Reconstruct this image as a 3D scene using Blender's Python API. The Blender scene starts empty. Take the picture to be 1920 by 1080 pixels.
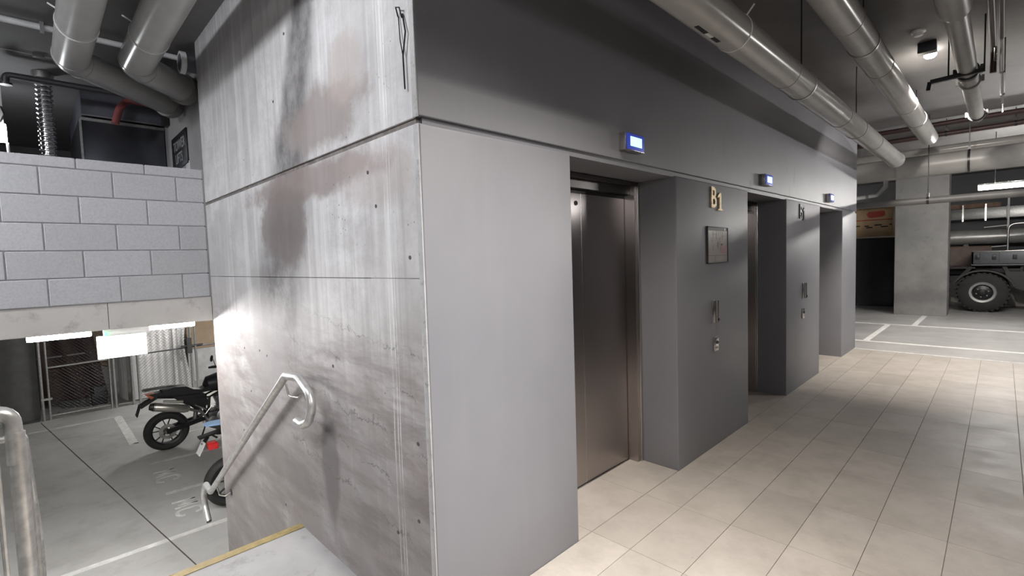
import bpy, bmesh, math, random
from mathutils import Vector, Matrix
random.seed(7)
PI = math.pi
S = bpy.context.scene
COL = S.collection

# ------------------------------------------------------------------ camera
cam_d = bpy.data.cameras.new('camera')
cam_d.lens = 36*910/1920
cam_d.sensor_width = 36
cam_d.clip_start = 0.02
cam = bpy.data.objects.new('camera', cam_d)
COL.objects.link(cam)
right = Vector((0.70401163, 0.70950217, -0.03121371))
up = Vector((-0.02027177, 0.06400943, 0.99774338))
fwd = Vector((-0.70989906, 0.70179019, -0.05944625))
M = Matrix((right, up, -fwd)).transposed().to_4x4()
M.translation = Vector((1.651, -1.135, 1.6))
cam.matrix_world = M
S.camera = cam

# ------------------------------------------------------------------ world, exposure, large lights
w = bpy.data.worlds.new('world')
S.world = w
w.use_nodes = True
w.node_tree.nodes['Background'].inputs[0].default_value = (0.80, 0.82, 0.90, 1)
w.node_tree.nodes['Background'].inputs[1].default_value = 0.05
S.view_settings.view_transform = 'Standard'
S.view_settings.look = 'None'
S.view_settings.gamma = 1
S.view_settings.use_curve_mapping = False
S.view_settings.exposure = 0.0

def area(name, loc, direction, sx, sy, power, color=(1, 1, 1), spread=180, xdir=None):
    l = bpy.data.lights.new(name, 'AREA')
    l.shape = 'RECTANGLE'; l.size = sx; l.size_y = sy
    l.energy = power; l.color = color; l.spread = math.radians(spread)
    o = bpy.data.objects.new(name, l)
    COL.objects.link(o)
    z = -Vector(direction).normalized()
    x = Vector(xdir or (1, 0, 0)); x = (x - z*x.dot(z)).normalized()
    y = z.cross(x)
    m = Matrix((x, y, z)).transposed().to_4x4(); m.translation = Vector(loc)
    o.matrix_world = m
    return o

WARM = (1.0, 0.92, 0.84); COOL = (0.93, 0.95, 1.0); NEUT = (1.0, 0.97, 0.95)
LIGHTS = dict(
    lobby=((1.06, 0.72, 3.25), (0.0, -0.10, -1), .08, .8, 56, WARM, 118, (1, 0, 0)),
    lobby_pier_fill=((2.7, 0.15, 3.3), (-1.0, 0.0, -1.12), .25, 1.2, 27, NEUT, 58, (0, 1, 0)),  # added fill lamp, cone shaped to brighten the lower lift pier
    lobby_far=((1.12, 5.3, 3.5), (0.0, 0.75, -.75), .12, .12, 78, WARM, 105),
    lobby_right=((3.3, 7.4, 2.62), (-1, -0.05, -.12), .08, 1.2, 42, NEUT, 150, (0, 0, 1)),
    lobby_back=((3.4, -3.9, 2.9), (-.5, .9, -.5), 1.3, .06, 20, NEUT, 170),
    lobby_rear=((5.5, -7.4, 2.85), (-.5, .9, -.5), 1.6, .07, 28, NEUT, 170),
    landing=((-0.5, -1.9, 3.42), (-0.1, 0.9, -.75), 1.0, .12, 52, COOL, 170),
    stair=((-2.6, -2.9, 3.4), (-.35, .35, -1), .12, 1.0, 62, COOL, 150),  # fill lamp added high over the stairs to lift the lower floor
)
for k, a in LIGHTS.items():
    area(k+'_light', *a)

# ------------------------------------------------------------------ mesh helpers
class MB:
    def __init__(s): s.bm = bmesh.new()
    def box(s, a, b, bev=0, seg=2):
        a, b = [min(p, q) for p, q in zip(a, b)], [max(p, q) for p, q in zip(a, b)]
        v = [s.bm.verts.new((x, y, z)) for x in (a[0], b[0]) for y in (a[1], b[1]) for z in (a[2], b[2])]
        f = [s.bm.faces.new([v[i] for i in q]) for q in
             ((0, 1, 3, 2), (4, 6, 7, 5), (0, 4, 5, 1), (2, 3, 7, 6), (0, 2, 6, 4), (1, 5, 7, 3))]
        if bev:
            es = list({e for q in f for e in q.edges})
            bmesh.ops.bevel(s.bm, geom=es, offset=bev, segments=seg, affect='EDGES', profile=.5, clamp_overlap=True)
        return s
    def obox(s, c, size, x=(1, 0, 0), y=(0, 1, 0), bev=0):
        x = Vector(x).normalized(); y = Vector(y); y = (y - x*y.dot(x)).normalized(); z = x.cross(y)
        n0 = set(s.bm.verts)
        h = [q/2 for q in size]
        s.box([-q for q in h], h, bev)
        m = Matrix((x, y, z)).transposed()
        for v in s.bm.verts:
            if v not in n0: v.co = m @ v.co + Vector(c)
        return s
    def bar(s, p, q, a, b=None, upv=(0, 0, 1), bev=0):
        p, q = Vector(p), Vector(q); d = q-p
        u = Vector(upv)
        if abs(d.normalized().dot(u)) > .98: u = Vector((0, 1, 0))
        return s.obox((p+q)/2, (d.length, a, b or a), d, u.cross(d), bev)
    def tube(s, pts, r, seg=10, cap=True, closed=False):
        pts = [Vector(p) for p in pts]; n = len(pts)
        rs = r if isinstance(r, (list, tuple)) else [r]*n
        prev = None; rings = []
        for i, p in enumerate(pts):
            if closed: t = (pts[(i+1) % n]-pts[i-1]).normalized()
            else:
                t = Vector((0, 0, 0))
                if i: t += (p-pts[i-1]).normalized()
                if i < n-1: t += (pts[i+1]-p).normalized()
                t.normalize()
            if prev is None:
                a = Vector((0, 0, 1)) if abs(t.z) < .9 else Vector((1, 0, 0))
                nrm = (a-t*a.dot(t)).normalized()
            else:
                nrm = (prev-t*prev.dot(t)).normalized()
            prev = nrm; b = t.cross(nrm)
            rings.append([s.bm.verts.new(p+(nrm*math.cos(2*PI*k/seg)+b*math.sin(2*PI*k/seg))*rs[i]) for k in range(seg)])
        for i in range(n if closed else n-1):
            A, B = rings[i], rings[(i+1) % n]
            for k in range(seg):
                s.bm.faces.new((A[k], A[(k+1) % seg], B[(k+1) % seg], B[k]))
        if cap and not closed:
            s.bm.faces.new(rings[0][::-1]); s.bm.faces.new(rings[-1])
        return s
    def lathe(s, prof, c, axis=(0, 0, 1), seg=24, closed=False):
        ax = Vector(axis).normalized()
        a = Vector((0, 0, 1)) if abs(ax.z) < .9 else Vector((1, 0, 0))
        u = (a-ax*a.dot(ax)).normalized(); v = ax.cross(u); c = Vector(c)
        rings = [[s.bm.verts.new(c+ax*h+(u*math.cos(2*PI*k/seg)+v*math.sin(2*PI*k/seg))*r) for k in range(seg)] for r, h in prof]
        n = len(prof)
        for i in range(n if closed else n-1):
            A, B = rings[i], rings[(i+1) % n]
            for k in range(seg):
                s.bm.faces.new((A[k], A[(k+1) % seg], B[(k+1) % seg], B[k]))
        if not closed:
            s.bm.faces.new(rings[0][::-1]); s.bm.faces.new(rings[-1])
        return s
    def prism(s, poly, lo, hi, axis='x'):
        def P(p, h):
            return {'x': (h, p[0], p[1]), 'y': (p[0], h, p[1]), 'z': (p[0], p[1], h)}[axis]
        A = [s.bm.verts.new(P(p, lo)) for p in poly]; B = [s.bm.verts.new(P(p, hi)) for p in poly]
        n = len(poly)
        for i in range(n): s.bm.faces.new((A[i], A[(i+1) % n], B[(i+1) % n], B[i]))
        s.bm.faces.new(A[::-1]); s.bm.faces.new(B)
        return s
    def grid(s, f, nu, nv, thick=0):
        V = [[s.bm.verts.new(f(i/nu, j/nv)) for j in range(nv+1)] for i in range(nu+1)]
        for i in range(nu):
            for j in range(nv): s.bm.faces.new((V[i][j], V[i+1][j], V[i+1][j+1], V[i][j+1]))
        return s
    def mesh(s, name, org=(0, 0, 0), smooth=True):
        bmesh.ops.recalc_face_normals(s.bm, faces=s.bm.faces)
        o = Vector(org)
        for v in s.bm.verts: v.co -= o
        me = bpy.data.meshes.new(name); s.bm.to_mesh(me); s.bm.free()
        if smooth:
            me.shade_smooth(); me.set_sharp_from_angle(angle=math.radians(38))
        return me

ORG = {}
def link(name, me, mat, parent=None):
    o = bpy.data.objects.new(name, me); COL.objects.link(o)
    if me is not None and mat is not None:
        me.materials.clear(); me.materials.append(mat)
    if parent is not None: o.parent = parent
    return o
def part(name, mb, mat, parent=None, label=None, kind=None, smooth=True):
    org = ORG.get(parent.name, (0, 0, 0)) if parent else (0, 0, 0)
    o = link(name, mb.mesh(name, org, smooth), mat, parent)
    ORG[o.name] = org
    if label: o['label'] = label
    if kind: o['kind'] = kind
    return o
def thing(name, label, cat, loc=(0, 0, 0), group=None, kind=None):
    o = bpy.data.objects.new(name, None); COL.objects.link(o)
    o.location = loc; o.empty_display_size = .1; ORG[o.name] = tuple(loc)
    o['label'] = label
    if cat: o['category'] = cat
    if group: o['group'] = group
    if kind: o['kind'] = kind
    return o
def tag(o, label, cat, group=None):
    o['label'] = label; o['category'] = cat
    if group: o['group'] = group
    return o
def struct(name, mb, mat, parent=None, smooth=False):
    o = part(name, mb, mat, parent, smooth=smooth)
    if parent is None: o['kind'] = 'structure'
    return o
def dup(root, delta, label=None):
    def rec(o, par):
        c = o.copy(); COL.objects.link(c)
        if par is not None:
            c.parent = par
        ORG[c.name] = ORG.get(o.name, (0, 0, 0))
        for ch in list(o.children): rec(ch, c)
        return c
    r = rec(root, None)
    r.location = Vector(root.location)+Vector(delta)
    if label: r['label'] = label
    return r
def fillet(pts, rad, n=6):
    pts = [Vector(p) for p in pts]; out = [pts[0]]
    for i in range(1, len(pts)-1):
        a, b, c = pts[i-1], pts[i], pts[i+1]
        d1, d2 = (a-b).normalized(), (c-b).normalized()
        ang = d1.angle(d2); t = min(rad/math.tan(ang/2), (a-b).length*.49, (c-b).length*.49)
        p, q = b+d1*t, b+d2*t
        for k in range(n+1):
            u = k/n
            out.append(p*(1-u)**2+b*2*u*(1-u)+q*u*u)
    out.append(pts[-1])
    return out
def text_mesh(body, size, depth, xdir, ydir, loc, align='CENTER', bold=0, sx=1):
    """Lettering as a mesh laid out along xdir / ydir, centred at loc (world)."""
    cu = bpy.data.curves.new('lettering', 'FONT'); cu.body = body; cu.size = size
    cu.extrude = depth/2; cu.align_x = align; cu.align_y = 'CENTER'; cu.offset = bold; cu.space_line = .95
    cu.resolution_u = 3
    ob = bpy.data.objects.new('lettering', cu); COL.objects.link(ob)
    bpy.context.view_layer.update()
    me = bpy.data.meshes.new_from_object(ob.evaluated_get(bpy.context.evaluated_depsgraph_get()))
    bpy.data.objects.remove(ob)
    x = Vector(xdir).normalized(); y = Vector(ydir).normalized(); z = x.cross(y)
    m = Matrix((x*sx, y, z)).transposed().to_4x4(); m.translation = Vector(loc)
    me.transform(m)
    return me
def text(name, body, size, depth, xdir, ydir, loc, mat, parent=None, **k):
    me = text_mesh(body, size, depth, xdir, ydir, loc, **k)
    org = Vector(ORG.get(parent.name, (0, 0, 0))) if parent else Vector((0, 0, 0))
    me.transform(Matrix.Translation(-org))
    o = link(name, me, mat, parent); ORG[o.name] = tuple(org)
    return o

# ------------------------------------------------------------------ materials
class NT:
    def __init__(s, name):
        s.m = bpy.data.materials.new(name); s.m.use_nodes = True
        s.t = s.m.node_tree; s.b = s.t.nodes['Principled BSDF']
        s.geo = None
    def n(s, typ, **k):
        x = s.t.nodes.new(typ)
        for a, v in k.items(): setattr(x, a, v)
        return x
    def put(s, sock, v):
        if hasattr(v, 'is_linked') or isinstance(v, bpy.types.NodeSocket): s.t.links.new(v, sock)
        elif v is not None: sock.default_value = v
    def pos(s):
        if s.geo is None: s.geo = s.n('ShaderNodeNewGeometry')
        return s.geo.outputs['Position']
    def obj(s): return s.n('ShaderNodeTexCoord').outputs['Object']
    def sep(s, v=None):
        x = s.n('ShaderNodeSeparateXYZ'); s.put(x.inputs[0], v or s.pos()); return x.outputs
    def comb(s, x, y, z):
        c = s.n('ShaderNodeCombineXYZ')
        for i, q in enumerate((x, y, z)): s.put(c.inputs[i], q)
        return c.outputs[0]
    def math(s, op, a, b=None, c=None, clamp=False):
        x = s.n('ShaderNodeMath', operation=op, use_clamp=clamp)
        s.put(x.inputs[0], a)
        if b is not None: s.put(x.inputs[1], b)
        if c is not None: s.put(x.inputs[2], c)
        return x.outputs[0]
    def scale(s, v, k):
        x = s.n('ShaderNodeVectorMath', operation='MULTIPLY'); s.put(x.inputs[0], v); x.inputs[1].default_value = k
        return x.outputs[0]
    def noise(s, sc, v=None, det=4, rough=.55, dist=0):
        x = s.n('ShaderNodeTexNoise'); s.put(x.inputs['Vector'], v or s.pos())
        x.inputs['Scale'].default_value = sc; x.inputs['Detail'].default_value = det
        x.inputs['Roughness'].default_value = rough; x.inputs['Distortion'].default_value = dist
        return x.outputs[0]
    def map(s, v, a, b, c=0., d=1., smooth=False):
        x = s.n('ShaderNodeMapRange'); x.interpolation_type = 'SMOOTHSTEP' if smooth else 'LINEAR'
        s.put(x.inputs[0], v)
        for i, q in enumerate((a, b, c, d)): s.put(x.inputs[i+1], q)
        return x.outputs[0]
    def mix(s, f, a, b, typ='MIX'):
        x = s.n('ShaderNodeMix', data_type='RGBA', blend_type=typ)
        s.put(x.inputs[0], f)
        for i, q in ((6, a), (7, b)):
            if isinstance(q, (tuple, list)): q = tuple(q)+((1,) if len(q) == 3 else ())
            s.put(x.inputs[i], q)
        return x.outputs[2]
    def bump(s, h, strength=.3, dist=.01):
        x = s.n('ShaderNodeBump'); s.put(x.inputs['Height'], h)
        x.inputs['Strength'].default_value = strength; x.inputs['Distance'].default_value = dist
        s.t.links.new(x.outputs[0], s.b.inputs['Normal'])
    def fin(s, col, rough=.6, metal=0, spec=None):
        s.put(s.b.inputs['Base Color'], col if not isinstance(col, (tuple, list)) else tuple(col)+(1,))
        s.put(s.b.inputs['Roughness'], rough); s.put(s.b.inputs['Metallic'], metal)
        if spec is not None: s.b.inputs['Specular IOR Level'].default_value = spec
        return s.m

def simple(name, col, rough=.5, metal=0, var=.12, sc=6., bump=0, bsc=40, spec=None):
    t = NT(name)
    n = t.noise(sc, t.obj())
    lo = tuple(max(0, c*(1-var)) for c in col); hi = tuple(min(1, c*(1+var)) for c in col)
    c = t.mix(t.map(n, .3, .7), lo, hi)
    if bump: t.bump(t.noise(bsc, t.obj()), bump, .004)
    return t.fin(c, rough, metal, spec)
def emit(name, col, strength):
    t = NT(name)
    t.b.inputs['Base Color'].default_value = (*col, 1)
    t.b.inputs['Emission Color'].default_value = (*col, 1); t.b.inputs['Emission Strength'].default_value = strength
    return t.m

def m_paint():
    t = NT('grey_wall_paint')
    n = t.noise(1.2); f = t.noise(60, det=2)
    p = t.sep()
    streak = t.noise(1, t.scale(t.pos(), (1, 9, .9)), 3)
    c = t.mix(t.map(n, .3, .7), (.192, .195, .215), (.22, .223, .243))
    c = t.mix(t.map(streak, .55, .75, 0, .08), c, (.30, .295, .30))
    # scuffs and drips round the lettering and displays
    scuff = t.math('MULTIPLY', t.map(t.noise(1, t.scale(t.pos(), (1, 7, 2.2)), 4), .62, .70), t.map(t.math('ABSOLUTE', t.math('SUBTRACT', p[2], 2.3)), .12, .34, 1, 0))
    scuff = t.math('MULTIPLY', scuff, t.map(p[1], 2.4, 3.2))
    c = t.mix(t.math('MULTIPLY', scuff, .6), c, (.12, .12, .125))
    base_tone = t.math('MULTIPLY', t.map(p[2], 0, .35, 1, 0), t.noise(3))  # mottled tone, darker towards the floor
    c = t.mix(t.math('MULTIPLY', base_tone, .5), c, (.17, .165, .17))
    t.bump(f, .08, .002)
    return t.fin(c, .48)
def m_side():
    t = NT('stained_cast_concrete')
    p = t.sep(); x, z = p[0], p[2]
    big = t.noise(1.1, det=7, rough=.62); mid = t.noise(6, det=8, rough=.72); fine = t.noise(55, det=5, rough=.7)
    c = t.mix(t.map(big, .36, .64), (.40, .39, .385), (.66, .65, .65))
    c = t.mix(t.map(mid, .42, .66, 0, .7), c, (.40, .385, .38))
    c = t.mix(t.map(fine, .5, .75, 0, .45), c, (.36, .345, .34))
    st = t.noise(1, t.scale(t.pos(), (10, 1, .3)), 6, .65)
    c = t.mix(t.map(st, .5, .68, 0, .6), c, (.73, .72, .72))
    st2 = t.noise(1, t.scale(t.pos(), (19, 1, .45)), 5, .65)
    c = t.mix(t.map(st2, .53, .70, 0, .5), c, (.30, .29, .29))
    # damp streak and a soft shadow painted as one band down from the slab, brown where it met the joint
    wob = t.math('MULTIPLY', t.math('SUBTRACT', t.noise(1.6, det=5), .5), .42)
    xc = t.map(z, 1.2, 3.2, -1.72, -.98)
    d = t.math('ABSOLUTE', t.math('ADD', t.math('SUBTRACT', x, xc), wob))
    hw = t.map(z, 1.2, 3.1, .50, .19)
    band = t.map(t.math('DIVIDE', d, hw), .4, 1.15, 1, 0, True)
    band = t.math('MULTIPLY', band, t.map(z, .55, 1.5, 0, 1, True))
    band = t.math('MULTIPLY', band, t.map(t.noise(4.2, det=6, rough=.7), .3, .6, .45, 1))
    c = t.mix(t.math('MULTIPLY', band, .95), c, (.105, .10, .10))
    def blob(cx, cz, rx, rz, col, a, c, rag=1.5):
        dx = t.math('DIVIDE', t.math('SUBTRACT', x, cx), rx); dz = t.math('DIVIDE', t.math('SUBTRACT', z, cz), rz)
        r = t.math('ADD', t.math('SQRT', t.math('ADD', t.math('MULTIPLY', dx, dx), t.math('MULTIPLY', dz, dz))),
                   t.math('MULTIPLY', t.math('SUBTRACT', t.noise(3.4, det=7, rough=.68), .5), rag))
        return t.mix(t.math('MULTIPLY', t.map(r, .6, 1.05, 1, 0, True), a), c, col)
    c = blob(-.92, 2.38, .56, .19, (.255, .215, .20), .8, c)
    c = blob(-.62, 2.55, .22, .20, (.44, .38, .35), .5, c)
    c = blob(-1.15, 2.07, 1.05, .12, (.235, .19, .175), .8, c)
    c = blob(-1.5, 1.85, .45, .28, (.17, .145, .135), .8, c)
    c = blob(-.35, 2.0, .42, .18, (.40, .34, .32), .5, c)
    c = blob(-2.9, 1.75, .35, .45, (.36, .35, .35), .45, c)
    # reddish, diagonal-patched lower wall
    dg = t.noise(1, t.comb(t.math('ADD', t.math('MULTIPLY', x, 1.2), z), 0, t.math('SUBTRACT', t.math('MULTIPLY', z, 4.2), t.math('MULTIPLY', x, -2.4))), 7, .68)
    low = t.map(z, .95, 1.5, 1, 0, True)
    c = t.mix(t.math('MULTIPLY', low, t.map(dg, .38, .60, .1, .75)), c, (.32, .268, .262))
    lay = t.noise(1, t.scale(t.pos(), (1.3, 1, 6.5)), 7, .68, .3)
    c = t.mix(t.math('MULTIPLY', low, t.map(lay, .46, .60, 0, .75)), c, (.20, .17, .165))
    c = t.mix(t.math('MULTIPLY', low, t.map(lay, .30, .42, .5, 0)), c, (.56, .53, .52))
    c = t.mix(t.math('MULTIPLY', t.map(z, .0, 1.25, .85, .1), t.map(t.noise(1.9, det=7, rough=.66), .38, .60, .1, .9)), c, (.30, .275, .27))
    c = blob(-1.0, .50, .13, .42, (.13, .12, .12), .8, c, 1.0)
    c = blob(-1.75, .26, .75, .13, (.22, .195, .19), .7, c)
    c = blob(-2.0, 1.05, .5, .4, (.33, .31, .31), .6, c)
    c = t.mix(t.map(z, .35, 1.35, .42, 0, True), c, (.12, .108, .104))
    # hairline cracks
    zz = t.math('ADD', t.math('MULTIPLY', z, 4.6), t.math('MULTIPLY', t.noise(2.8, det=7, rough=.72), 2.0))
    zz = t.math('ADD', zz, t.math('MULTIPLY', x, .55))
    fr = t.math('ABSOLUTE', t.math('SUBTRACT', t.math('FRACT', zz), .5))
    ck = t.math('MULTIPLY', t.map(fr, .0, .030, 1, 0), t.map(z, .15, .35, 0, 1))
    ck = t.math('MULTIPLY', ck, t.map(z, 1.2, 1.4, 1, 0))
    ck = t.math('MULTIPLY', ck, t.math('MULTIPLY', t.map(x, -1.75, -1.4), t.map(t.noise(2.2, t.scale(t.pos(), (1, 1, 2.4)), 4), .45, .54)))
    c = t.mix(t.math('MULTIPLY', ck, .9), c, (.09, .085, .085))
    # pale trowelled vertical lines near the corner
    for x0 in (-.285, -.255, -.235):
        l = t.map(t.math('ABSOLUTE', t.math('ADD', t.math('SUBTRACT', x, x0), t.math('MULTIPLY', t.math('SUBTRACT', t.noise(1.3), .5), .04))), .0005, .005, 1, 0)
        c = t.mix(t.math('MULTIPLY', l, t.map(t.noise(5, det=4), .40, .62, .05, .75)), c, (.82, .81, .80))
    # blow holes
    v = t.n('ShaderNodeTexVoronoi'); v.inputs['Scale'].default_value = 26; t.put(v.inputs['Vector'], t.pos())
    hole = t.math('MULTIPLY', t.map(v.outputs['Distance'], .07, .14, 1, 0), t.map(t.noise(2.0), .52, .60))
    c = t.mix(t.math('MULTIPLY', hole, .9), c, (.11, .105, .10))
    t.bump(t.math('ADD', t.math('MULTIPLY', mid, .8), t.math('MULTIPLY', fine, .4)), .3, .005)
    return t.fin(c, .72)
def m_conc(name, lo, hi, stain=(.3, .29, .28), a=.4, sc=1.2, rough=.75):
    t = NT(name)
    c = t.mix(t.map(t.noise(sc, det=6, rough=.6), .32, .68), lo, hi)
    c = t.mix(t.map(t.noise(sc*3.7, det=5, rough=.7), .55, .72, 0, a), c, stain)
    t.bump(t.noise(35, det=4), .15, .004)
    return t.fin(c, rough)
def m_tile():
    t = NT('beige_floor_tile')
    inf = t.n('ShaderNodeObjectInfo')
    c = t.mix(inf.outputs['Random'], (.40, .365, .325), (.465, .426, .382))
    c = t.mix(t.map(t.noise(3.2, det=7, rough=.72), .42, .66, 0, .65), c, (.315, .283, .25))
    c = t.mix(t.map(t.noise(45, det=3), .55, .75, 0, .3), c, (.42, .39, .365))
    v = t.n('ShaderNodeTexVoronoi'); v.inputs['Scale'].default_value = 5; t.put(v.inputs['Vector'], t.pos())
    c = t.mix(t.math('MULTIPLY', t.map(v.outputs['Distance'], .03, .06, 1, 0), t.map(t.noise(1.7), .52, .6)), c, (.2, .18, .17))
    t.bump(t.noise(90, det=3), .06, .002)
    return t.fin(c, t.map(t.noise(4), .3, .7, .42, .56))
def m_lower():
    t = NT('trowelled_parking_concrete')
    c = t.mix(t.map(t.noise(.55, det=6, rough=.62), .35, .66), (.44, .435, .42), (.60, .595, .58))
    c = t.mix(t.map(t.noise(2.6, det=6, rough=.7), .50, .70, 0, .5), c, (.33, .325, .315))
    c = t.mix(t.map(t.noise(1, t.scale(t.pos(), (3.5, .5, 1)), 4), .58, .74, 0, .35), c, (.27, .265, .26))
    t.bump(t.noise(50, det=3), .05, .003)
    return t.fin(c, t.map(t.noise(1.5), .3, .7, .38, .55))
def m_block():
    t = NT('grey_concrete_block')
    inf = t.n('ShaderNodeObjectInfo')
    c = t.mix(inf.outputs['Random'], (.46, .46, .475), (.52, .52, .54))
    c = t.mix(t.map(t.noise(70, det=3), .4, .7, 0, .4), c, (.33, .33, .345))
    c = t.mix(t.map(t.noise(3), .55, .75, 0, .3), c, (.52, .52, .535))
    t.bump(t.noise(120, det=3), .35, .004)
    return t.fin(c, .85)
def m_brushed(name, col, rough=.30):
    t = NT(name)
    n = t.noise(1, t.scale(t.obj(), (700, 700, 3.0)), 3, .6)
    c = t.mix(t.map(n, .3, .7), tuple(q*.94 for q in col), col)
    c = t.mix(t.map(t.noise(1.6, t.obj()), .45, .75, 0, .18), c, tuple(q*.7 for q in col))
    t.fin(c, t.map(n, .3, .7, rough*.92, rough*1.1), 1)
    t.b.inputs['Anisotropic'].default_value = .95
    # vertical brushing: highlights spread along the horizontal tangent
    t.t.links.new(t.comb(.7, .7, 0.0), t.b.inputs['Tangent'])
    return t.m

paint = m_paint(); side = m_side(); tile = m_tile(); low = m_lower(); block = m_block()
ceil_m = m_conc('ceiling_concrete', (.15, .145, .148), (.205, .20, .20), (.15, .145, .145))
beam_m = m_conc('pale_beam_concrete', (.52, .50, .47), (.60, .58, .55), (.34, .325, .31), .75, 2.2)
conc = m_conc('grey_concrete', (.30, .295, .29), (.40, .39, .385), (.24, .23, .225))
conc_l = m_conc('light_concrete', (.29, .285, .28), (.39, .385, .38), (.19, .185, .18), .75, 1.9)
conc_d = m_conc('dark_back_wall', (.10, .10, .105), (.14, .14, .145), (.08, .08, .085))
park = m_conc('far_parking_concrete', (.34, .33, .32), (.46, .45, .44), (.25, .24, .235), .5, 1.6, .5)
edge_m = m_conc('rough_arris_concrete', (.34, .335, .335), (.46, .455, .455), (.20, .195, .195), .8, 9)
grout = simple('tile_grout', (.25, .228, .205), .9)
mortar = simple('mortar', (.33, .33, .34), .95, sc=30)
brown_joint = simple('brown_joint_filler', (.17, .15, .14), .85, sc=20, var=.3)
joint_m = simple('dark_joint_sealant', (.085, .075, .072), .8, sc=14)
pvc = simple('pipe_grey_pvc', (.42, .415, .40), .22, var=.06)
pvc_m = simple('cross_duct_grey', (.24, .235, .225), .4, var=.08)
pvc_k = simple('slim_pipe_grey', (.10, .098, .095), .5, var=.1)
pvc_d = simple('old_pipe_grey', (.30, .295, .285), .35, var=.12)
steel = m_brushed('brushed_lift_steel', (.44, .405, .395))
steel_l = simple('bright_stainless', (.62, .60, .58), .24, 1, .06)
steel_dk = simple('dark_steel', (.20, .19, .185), .35, 1, .1)  # own dark steel colour for headers, bar and mesh
galv = simple('galvanised_steel', (.48, .48, .47), .38, .85, .18, 30)
rail_m = simple('galvanised_handrail', (.60, .595, .58), .33, .65, .2, 24, .12, 60)
rubber = simple('tyre_rubber', (.022, .022, .022), .75, bump=.2, bsc=80)
blk = simple('black_plastic', (.018, .018, .019), .42)
blk_m = simple('black_metal', (.025, .025, .027), .35, .5)
dkgrey = simple('dark_grey_metal', (.09, .09, .095), .4, .6)
grey_c = simple('cast_engine_grey', (.30, .30, .30), .4, .8)
chrome = simple('polished_metal', (.66, .65, .62), .16, 1, .05)
muff = simple('silver_muffler', (.58, .56, .51), .3, .9, .08)
red_l = simple('red_lens', (.62, .03, .03), .2)
amber = simple('amber_red_lens', (.55, .14, .07), .25)
white_p = simple('white_plastic', (.72, .72, .72), .4)
blue_p = simple('pale_blue_fairing', (.32, .50, .78), .3)
gold = simple('worn_gold_lettering', (.60, .46, .26), .45, .3, .35, 40)
worn = simple('worn_grey_lettering', (.15, .145, .145), .5, 0, .2, 40)
paper = simple('plan_paper', (.50, .46, .44), .35, var=.08)
ink = simple('black_print', (.02, .02, .022), .5)
ink_g = simple('grey_print', (.28, .255, .25), .5)
pink = simple('pink_print', (.55, .36, .36), .5)
yel = simple('ochre_nosing_strip', (.27, .20, .075), .6, sc=18, var=.25)
redp = simple('red_oxide_pipe', (.042, .021, .02), .45)
redb = simple('red_pipe_paint', (.30, .075, .075), .5)
card = simple('brown_cardboard', (.66, .48, .29), .8, var=.08)
card_red = simple('red_print', (.55, .10, .08), .7)
black_cloth = simple('black_shade_cloth', (.018, .018, .021), .8, bump=.3, bsc=200)
maroon = simple('maroon_tarpaulin', (.075, .045, .040), .7)
ply = simple('tan_plywood', (.52, .40, .28), .7, sc=3, var=.14)
ductm = simple('silver_round_duct', (.62, .61, .59), .35, .45)
duct_d = simple('dark_galvanised_duct', (.17, .175, .20), .28, .9, .15, 3)
duct_b = simple('blue_grey_bulkhead', (.12, .125, .15), .55)
foil = simple('foil_flexible_duct', (.70, .70, .72), .15, 1, .1, 14)
white_line = simple('white_floor_paint', (.80, .79, .765), .6, sc=9, var=.18)
faint_line = simple('worn_white_floor_paint', (.68, .67, .65), .6, sc=9, var=.22)
sheet_m = simple('white_plastic_sheet', (.78, .78, .78), .32, var=.05)
grey_sheet = simple('grey_storage_cloth', (.12, .12, .118), .8)
tray_m = simple('grey_tray_paint', (.11, .115, .125), .45, .2)
timber = simple('brown_timber', (.25, .16, .11), .7, sc=8, var=.3)
sign_m = simple('black_sign_face', (.012, .012, .013), .35)
sign_t = simple('grey_sign_lettering', (.36, .36, .36), .5)
glow = emit('tube_glow', (1, .98, .95), 330)
glow_s = emit('exit_box_glow', (1, 1, 1), 12)
glow_p = emit('pendant_glow', (.95, .97, 1), 45)
glow_f = emit('far_tube_glow', (1, .97, .93), 170)
glow_d = emit('spot_lens_glow', (1, .95, .88), 30)
glow_g = emit('green_indicator', (.1, 1, .35), 4)
screen = emit('display_screen', (.42, .80, 1.0), 1.6)
screen_w = emit('pale_display_screen', (.80, .86, 1.0), 1.5)
bezel = emit('blue_display_surround', (.03, .05, .36), .55)

# ------------------------------------------------------------------ the setting
H = 3.56          # ceiling
LZ = -1.42        # lower level floor
LND = -.064       # stair landing
LIFTS = ((.97, 2.17), (3.57, 4.70), (6.07, 7.32))
WEND = 8.27
# tiled lobby floor
fl = struct('floor', MB().box((0, -12, -.12), (7.5, 8.13, -.005)), grout)
for a, b in LIFTS: struct('floor_bed', MB().box((-.43, a, -.12), (0, b, -.005)), grout, fl)
xe = [0, .253, .557, .862, 1.167, 1.474, 1.779, 2.084, 2.389, 2.694, 2.999]
ye = [-1.31+.6*k for k in range(17)]
ye = [y for y in ye if y < 8.0]+[8.12]
tme = {}
def add_tile(x0, x1, y0, y1):
    sx, sy = round(x1-x0, 3), round(y1-y0, 3)
    if (sx, sy) not in tme:
        b = MB(); gx, gy = .0019, .0010
        b.box((gx, gy, -.012), (sx-gx, sy-gy, 0))
        tme[(sx, sy)] = b.mesh('tile', smooth=False)
    o = link('tile', tme[(sx, sy)], tile, fl); o.location = (x0, y0, 0)
for i in range(len(xe)-1):
    for j in range(len(ye)-1): add_tile(xe[i], xe[i+1], ye[j], ye[j+1])
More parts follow.
